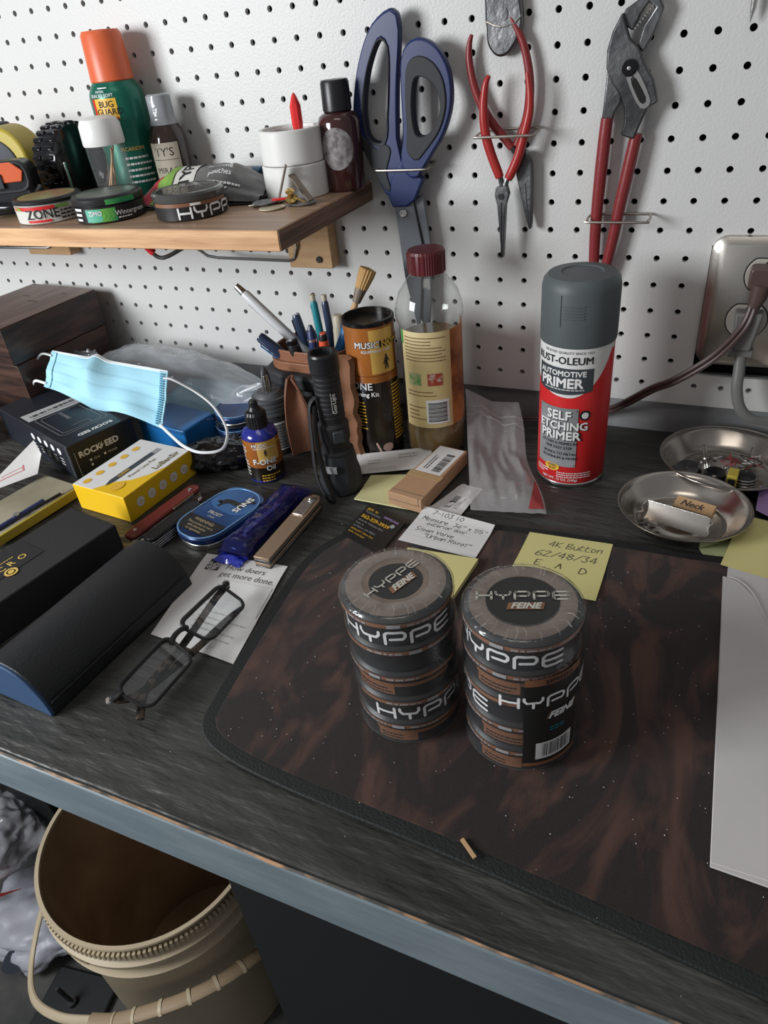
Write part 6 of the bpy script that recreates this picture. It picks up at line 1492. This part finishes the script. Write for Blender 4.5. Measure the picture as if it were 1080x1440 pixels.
# dark stained wooden boxes -----------------------------------------
for nm, lab, z0, z1, y0 in (('wooden_box', 'lower dark stained wooden box in the back left corner of the bench', 0.0, .0870, -.177), ('wooden_box', 'upper dark stained wooden box with a dull top, stacked in the back left corner', .0876, .1350, -.180)):
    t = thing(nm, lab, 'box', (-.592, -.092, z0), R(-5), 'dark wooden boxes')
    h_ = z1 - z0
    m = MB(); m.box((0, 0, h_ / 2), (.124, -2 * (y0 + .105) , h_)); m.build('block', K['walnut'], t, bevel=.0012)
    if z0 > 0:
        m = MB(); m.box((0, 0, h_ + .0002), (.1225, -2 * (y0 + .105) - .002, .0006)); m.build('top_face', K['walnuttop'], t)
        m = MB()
        for x, y, l in ((-.02, .03, .012), (.01, .015, .016), (.03, .05, .010), (-.04, -.02, .014)): m.box((x, y, h_ + .0006), (l, .0022, .0003))
        tag(m.build('worm_track', K['walnut'], t), kind='stuff')
t = thing('wood_offcut', 'orange wood offcut standing at the left edge before the dark boxes', 'wood', (-.6020, -.2190, 0), R(-14))
m = MB(); m.box((0, 0, .028), (.070, .022, .056)); m.build('block', K['orangewood'], t, bevel=.001)

# clear plastic bag --------------------------------------------------
t = thing('plastic_bag', 'big puffed clear plastic bag lying against the pegboard behind the face mask', 'bag', (-.385, -.066, .001), R(-3))
def puff(u, v):
    a = 2 * math.pi * u; s_ = math.sin(math.pi * v) ** .42; x = -.135 + .285 * v
    hh = (.078 - .034 * v) * s_; dd = (.046 - .006 * v) * s_
    k = 1 + .16 * nz(math.cos(a) * 1.6, v * 6, math.sin(a) * 1.6) + .07 * nz(math.cos(a) * 5, v * 14, math.sin(a) * 5)
    y = dd * math.cos(a) * k; z = .036 - .010 * v + (hh * .72) * math.sin(a) * k
    return (x + .004 * nz(v * 5, a, 0), y, max(.0012, z))
m = MB(); m.sheet(puff, 64, 70); m.build('film', K['bag'], t, smooth=80)
m = MB()
m.sheet(lambda u, v: (-.146 + .030 * u + .004 * nz(u * 5, v * 5, 1), -.030 + .016 * u + .003 * nz(v * 8, 1, 1), .046 + .026 * v + .004 * nz(u * 8, v * 8, 2)), 10, 10); m.build('knotted_corner', K['bag'], t)
for k in range(3):
    m = MB(); m.tube([(.072 + .006 * k + .020 * math.cos(a), -.014 + .012 * math.sin(a), .026 + .006 * k + .010 * math.sin(a + k)) for a in [2 * math.pi * j / 28 for j in range(28)]], .0014, 6, closed=True)
    tag(m.build('elastic_loop', K['elastic'], loc=(-.345, -.066, .004)), 'white elastic ear loop seen inside the clear bag', 'loop', 'ear loops inside the clear bag')
t = thing('spare_mask', 'pale blue folded face mask inside the clear bag', 'mask', (-.345, -.060, .012), (R(10), R(-4), R(-6)))
m = MB(); m.sheet(lambda u, v: (-.065 + .15 * u, -.032 + .062 * v, .004 + .006 * math.sin(6 * u) * .5 + .004 * nz(u * 4, v * 4, 0)), 16, 12, .0014); m.build('folded_fabric', K['maskpale'], t)

# blue box under the mask and smoky bag ------------------------------
K['brightblue'] = mat('glossy_blue_case', (0.010, 0.125, 0.36), 0.3)
t = thing('blue_case', 'glossy blue flat case behind the yellow box under the mask', 'case', (-.330, -.1450, 0), R(-9))
m = MB(); m.box((0, 0, .0155), (.078, .050, .0310)); m.build('case_body', K['brightblue'], t, bevel=.002)
m = MB(); m.box((0, -.0252, .0265), (.074, .0008, .0010)); m.build('lid_line', K['navycase'], t)
t = thing('smoky_bag', 'crumpled smoky black plastic bag between yellow box and oil bottle', 'bag', (-.246, -.182, .0008), R(24))
def puff2(u, v):
    a = 2 * math.pi * u; s_ = math.sin(math.pi * v) ** .5; x = -.048 + .096 * v
    k = 1 + .24 * nz(math.cos(a) * 2, v * 6, math.sin(a) * 2) + .14 * nz(math.cos(a) * 6, v * 14, math.sin(a) * 6)
    return (x, .030 * s_ * math.cos(a) * k, max(.001, .012 + .015 * s_ * math.sin(a) * k))
m = MB(); m.sheet(puff2, 40, 40); m.build('film', K['smoke'], t, smooth=25)
m = MB(); m.box((0, 0, .007), (.060, .034, .012)); m.build('content', K['blackg'], t, bevel=.003)

# pen tray bag with yellow zip and pink leaflet ----------------------
K['cloudy'] = mat('cloudy_yellow_plastic', (0.24, 0.22, 0.16), 0.28, col2=(0.33, 0.30, 0.22), nscale=14, coat=.4)
t = thing('plastic_wallet', 'cloudy clear plastic pen wallet with yellow edge at the left behind the charcoal box', 'wallet', (-.4010, -.3260, 0), R(-8))
m = MB(); m.box((0, 0, .006), (.062, .105, .010)); m.build('wallet_body', K['cloudy'], t, bevel=.003)
m = MB(); m.box((.0325, 0, .0065), (.0030, .108, .0105)); m.build('yellow_edge', K['yellowrub'], t, bevel=.001)
m = MB(); m.tube([(.022, -.045, .0125), (.022, .012, .0125)], .0030, 10); m.build('dark_pen', K['navy'], t)
m = MB(); m.tube([(.024, .0, .0120), (.026, .030, .0120)], .0016, 8); m.build('black_line', K['blackm'], t)
m = MB(); m.lathe([(0, 0), (.0030, .0005), (.0036, .002), (0, .0040)], 12, T(.0225, -.020, .0150)); m.build('ball_clasp', K['steel'], t)
K['pink'] = mat('pink_print', (0.60, 0.20, 0.22), 0.7)
t, mp = quad_paper('leaflet', 'white leaflet with pink print in a clear sleeve at the left edge', 'leaflet', [(-.470, -.235), (-.434, -.258), (-.420, -.282), (-.450, -.335)], .0180, .0003, 'paper', lambda u, v: .010 * v)
prints('pink_print', K['pink'], t, mp, [('s', [(.012, .020), (.038, .034), (.030, .050)], .0028), ('s', [(.008, .028), (.030, .044)], .0016)])

# face mask ----------------------------------------------------------
K['maskwhite'] = mat('white_mask_edge', (0.72, 0.78, 0.80), 0.75)
t = thing('face_mask', 'light blue pleated surgical face mask lying on the black product box', 'mask', (-.430, -.140, .050), 0)
TL, TR_, BL, BR = Vector((-.515, -.125, .0900)), Vector((-.334, -.129, .0800)), Vector((-.510, -.160, .0545)), Vector((-.317, -.181, .0350))
MO = Vector((-.430, -.140, .050))
def mk_(u, v, off=0):
    p = (BL * (1 - u) + BR * u) * (1 - v) + (TL * (1 - u) + TR_ * u) * v - MO
    nrm = Vector((.10, -.80, .55)).normalized()
    bulge = .019 * math.exp(-((u - .43) / .13) ** 2) * math.sin(math.pi * min(1, v * 1.0)) ** .7 + .007 * math.exp(-((u - .72) / .12) ** 2) * (1 - v)
    pleat = .0007 * ((v * 4.2) % 1.0)
    crest = .006 * math.exp(-((u - .42) / .06) ** 2) * v
    return p + nrm * (bulge + pleat + off + .0035 * nz(u * 4, v * 3, 2) + .004) + Vector((0, 0, (1 - v) * (.003 * math.sin(9 * u + 1) - .004 * math.exp(-((u - .45) / .1) ** 2)))) + Vector((0, 0, crest))
m = MB(); m.sheet(lambda u, v: mk_(u, v), 70, 42, .0012); m.build('fabric', K['maskblue'], t, smooth=60)
m = MB(); m.sheet(lambda u, v: mk_(u, .955 + .05 * v, .0012), 60, 3, .0010); m.build('nose_strip', K['maskwhite'], t)
for u0, u1 in ((-.004, .045), (.945, 1.004)):
    m = MB(); m.sheet(lambda u, v: mk_(u0 + (u1 - u0) * u, .01 + .97 * v, .0014), 3, 30, .0010); sd = m.build('side_seam', K['maskblue'], t)
m = MB()
for j in range(22):
    for i in range(2): q = mk_(.962 + .018 * i, .06 + .86 * j / 21, .0028); m.box(q, (.0022, .0016, .0014))
tag(m.build('stitch_marks', K['seamblue'], t), kind='stuff')
E0 = mk_(.985, .86, .003); E1 = mk_(.985, .06, .002)
ear = [E0, E0 + Vector((.012, .002, -.002))] + [Vector(q) - MO for q in ((-.296, -.136, .060), (-.262, -.152, .052), (-.236, -.172, .038), (-.222, -.203, .034), (-.240, -.216, .034), (-.267, -.210, .034), (-.296, -.194, .034))] + [E1]
m = MB(); m.tube(smooth_path(ear, 8), .0017, 8, flat=.7); m.build('ear_loop', K['elastic'], t)
E0 = mk_(.01, .86, .002); E1 = mk_(.01, .10, .002)
m = MB(); m.tube(smooth_path([E0, E0 + Vector((-.014, -.002, .002)), E0 + Vector((-.026, -.006, -.010)), E0 + Vector((-.029, -.020, -.034)), E1 + Vector((-.020, .002, .001)), E1], 6), .0017, 8, flat=.8); m.build('ear_loop', K['elastic'], t)

# ================================================================== UNDER THE BENCH
FZ = -.82
bc = (-.333, -.399)
t = thing('bucket', 'dirty cream plastic bucket with ribbed rim standing under the bench', 'bucket', (bc[0], bc[1], FZ))
H_ = .370; ro = .146
m = MB(); m.lathe([(0, 0), (.128, 0), (.131, .004), (ro - .012, H_ - .075), (ro - .0100, H_ - .072), (ro + .001, H_ - .070), (ro + .002, H_ - .066), (ro - .006, H_ - .060), (ro - .007, H_ - .046), (ro + .003, H_ - .042), (ro + .004, H_ - .034), (ro - .004, H_ - .030), (ro - .004, H_ - .008), (ro + .0005, H_ - .003), (ro, H_), (ro - .005, H_), (ro - .0065, H_ - .003)], 96)
m.build('bucket_wall', K['cream'], t, smooth=50)
m = MB(); m.lathe([(ro - .0062, H_ - .002), (ro - .011, H_ - .03), (ro - .019, H_ - .08), (.116, .010), (0, .009)], 72); m.build('inside', K['dirt'], t, smooth=60)
m = MB()
for i in range(150):
    a = 2 * math.pi * i / 150
    m.box((0, 0, 0), (.0034, .0050, .011), T((ro - .0005) * math.cos(a), (ro - .0005) * math.sin(a), H_ - .0165, rz=a - math.pi / 2))
tag(m.build('rim_tooth', K['cream'], t), kind='stuff')
# raised panels below the rim
K['creamdark'] = mat('stained_cream_plastic', (0.30, 0.22, 0.14), 0.6)
m = MB(); m.lathe([(ro + .0045, H_ - .040), (ro + .0045, H_ - .033)], 8, a0=-.15, a1=.10); m.build('stamp_panel', K['creamdark'], t)
# bail handle with flat grip
hl = [(-.150, .010, H_ - .055), (-.176, -.030, H_ - .10), (-.188, -.090, H_ - .17), (-.170, -.145, H_ - .205), (-.120, -.180, H_ - .190), (-.060, -.186, H_ - .170), (-.010, -.176, H_ - .155)]
hr = [(-.010, -.176, H_ - .155), (.022, -.166, .222), (.058, -.149, .236), (.099, -.123, .247), (.130, -.090, .246), (.151, -.050, .235), (.158, -.012, .219), (.152, .030, .215)]
m = MB(); m.tube(smooth_path(hl, 7), .0058, 10, flat=.6); m.build('handle', K['cream'], t)
m = MB(); m.tube(smooth_path(hr, 7), .0090, 10, flat=.42); m.build('handle_strap', K['creamdark'], t)
hp = smooth_path(hr[1:7], 4)
for i in range(0, len(hp) - 1, 3):
    m = MB(); m.tube([hp[i], hp[i] + (hp[i + 1] - hp[i]) * .35], .0102, 10, flat=.48); m.build('strap_rib', K['cream'], t)
m = MB(); m.lathe([(0, 0), (.012, 0), (.012, .004), (.004, .006), (.004, .014), (0, .014)], 16, T(-.150, .010, H_ - .055, ry=R(-90))); m.build('handle_pivot', K['cream'], t)
# bags, foot, bolts at the left
K['greybag'] = film('frosted_bag', haze=.45, hazecol=(.50, .50, .54), rough=.12, bump=.8, bscale=25)
K['whitebag'] = mat('white_poly_bag', (0.34, 0.35, 0.40), 0.4, bump=.8, bscale=30)
t = thing('white_bag', 'crumpled white plastic bag on the floor left of the bucket', 'bag', (-.625, -.450, FZ), R(20))
def lump(sx_, sy, sz, s0, a1=.24, a2=.12):
    def fn(u, v):
        a = 2 * math.pi * u; b = math.pi * v
        d = Vector((math.cos(a) * math.sin(b), math.sin(a) * math.sin(b), -math.cos(b)))
        k = 1 + a1 * noise.noise(d * 1.8 + Vector((s0, 0, 0))) + a2 * noise.noise(d * 5 + Vector((0, s0, 0)))
        return (sx_ * d.x * k, sy * d.y * k, max(0, sz + sz * d.z * k))
    return fn
m = MB(); m.sheet(lump(.105, .085, .038, 1), 64, 40); m.build('bag_film', K['whitebag'], t, smooth=70)
m = MB(); m.prism(flat_shape([(-.020, -.012), (.0, -.018), (.022, -.004), (.018, .014), (-.008, .016)], 3), 0, .001, T(-.020, -.080, .045, rx=R(50))); m.build('dark_print', K['darknavy'], t)
t = thing('clear_bag', 'crumpled grey clear bag with a red band stacked on the white bag', 'bag', (-.725, -.410, FZ + .100), R(0))
m = MB(); m.sheet(lump(.070, .065, .052, 5, .3, .16), 60, 40); m.build('bag_film', K['greybag'], t, smooth=60)
m = MB(); m.sheet(lump(.050, .045, .040, 9, .3, .2), 24, 16); m.build('content', K['darknavy'], t, smooth=25)
m = MB(); m.sheet(lambda u, v: (.010 + .075 * u - .004 * v, -.088 + .040 * u * (1 - v) - .004 * v, .000 + .040 * v + .018 * u), 8, 6, .001); m.build('red_band', K['redp'], t)
t = thing('caster_foot', 'dark floor bracket with an upright steel bolt in front of the bucket', 'bracket', (-.500, -.535, FZ), R(10))
m = MB(); m.box((0, 0, .006), (.110, .090, .012)); m.build('base_plate', K['legblk'], t, bevel=.003)
m = MB(); m.lathe([(0, .012), (.008, .012), (.008, .018), (.0035, .018), (.0035, .060), (0, .060)], 14, T(0, 0, 0, ry=R(-12))); m.build('bolt', K['darksteel'], t)
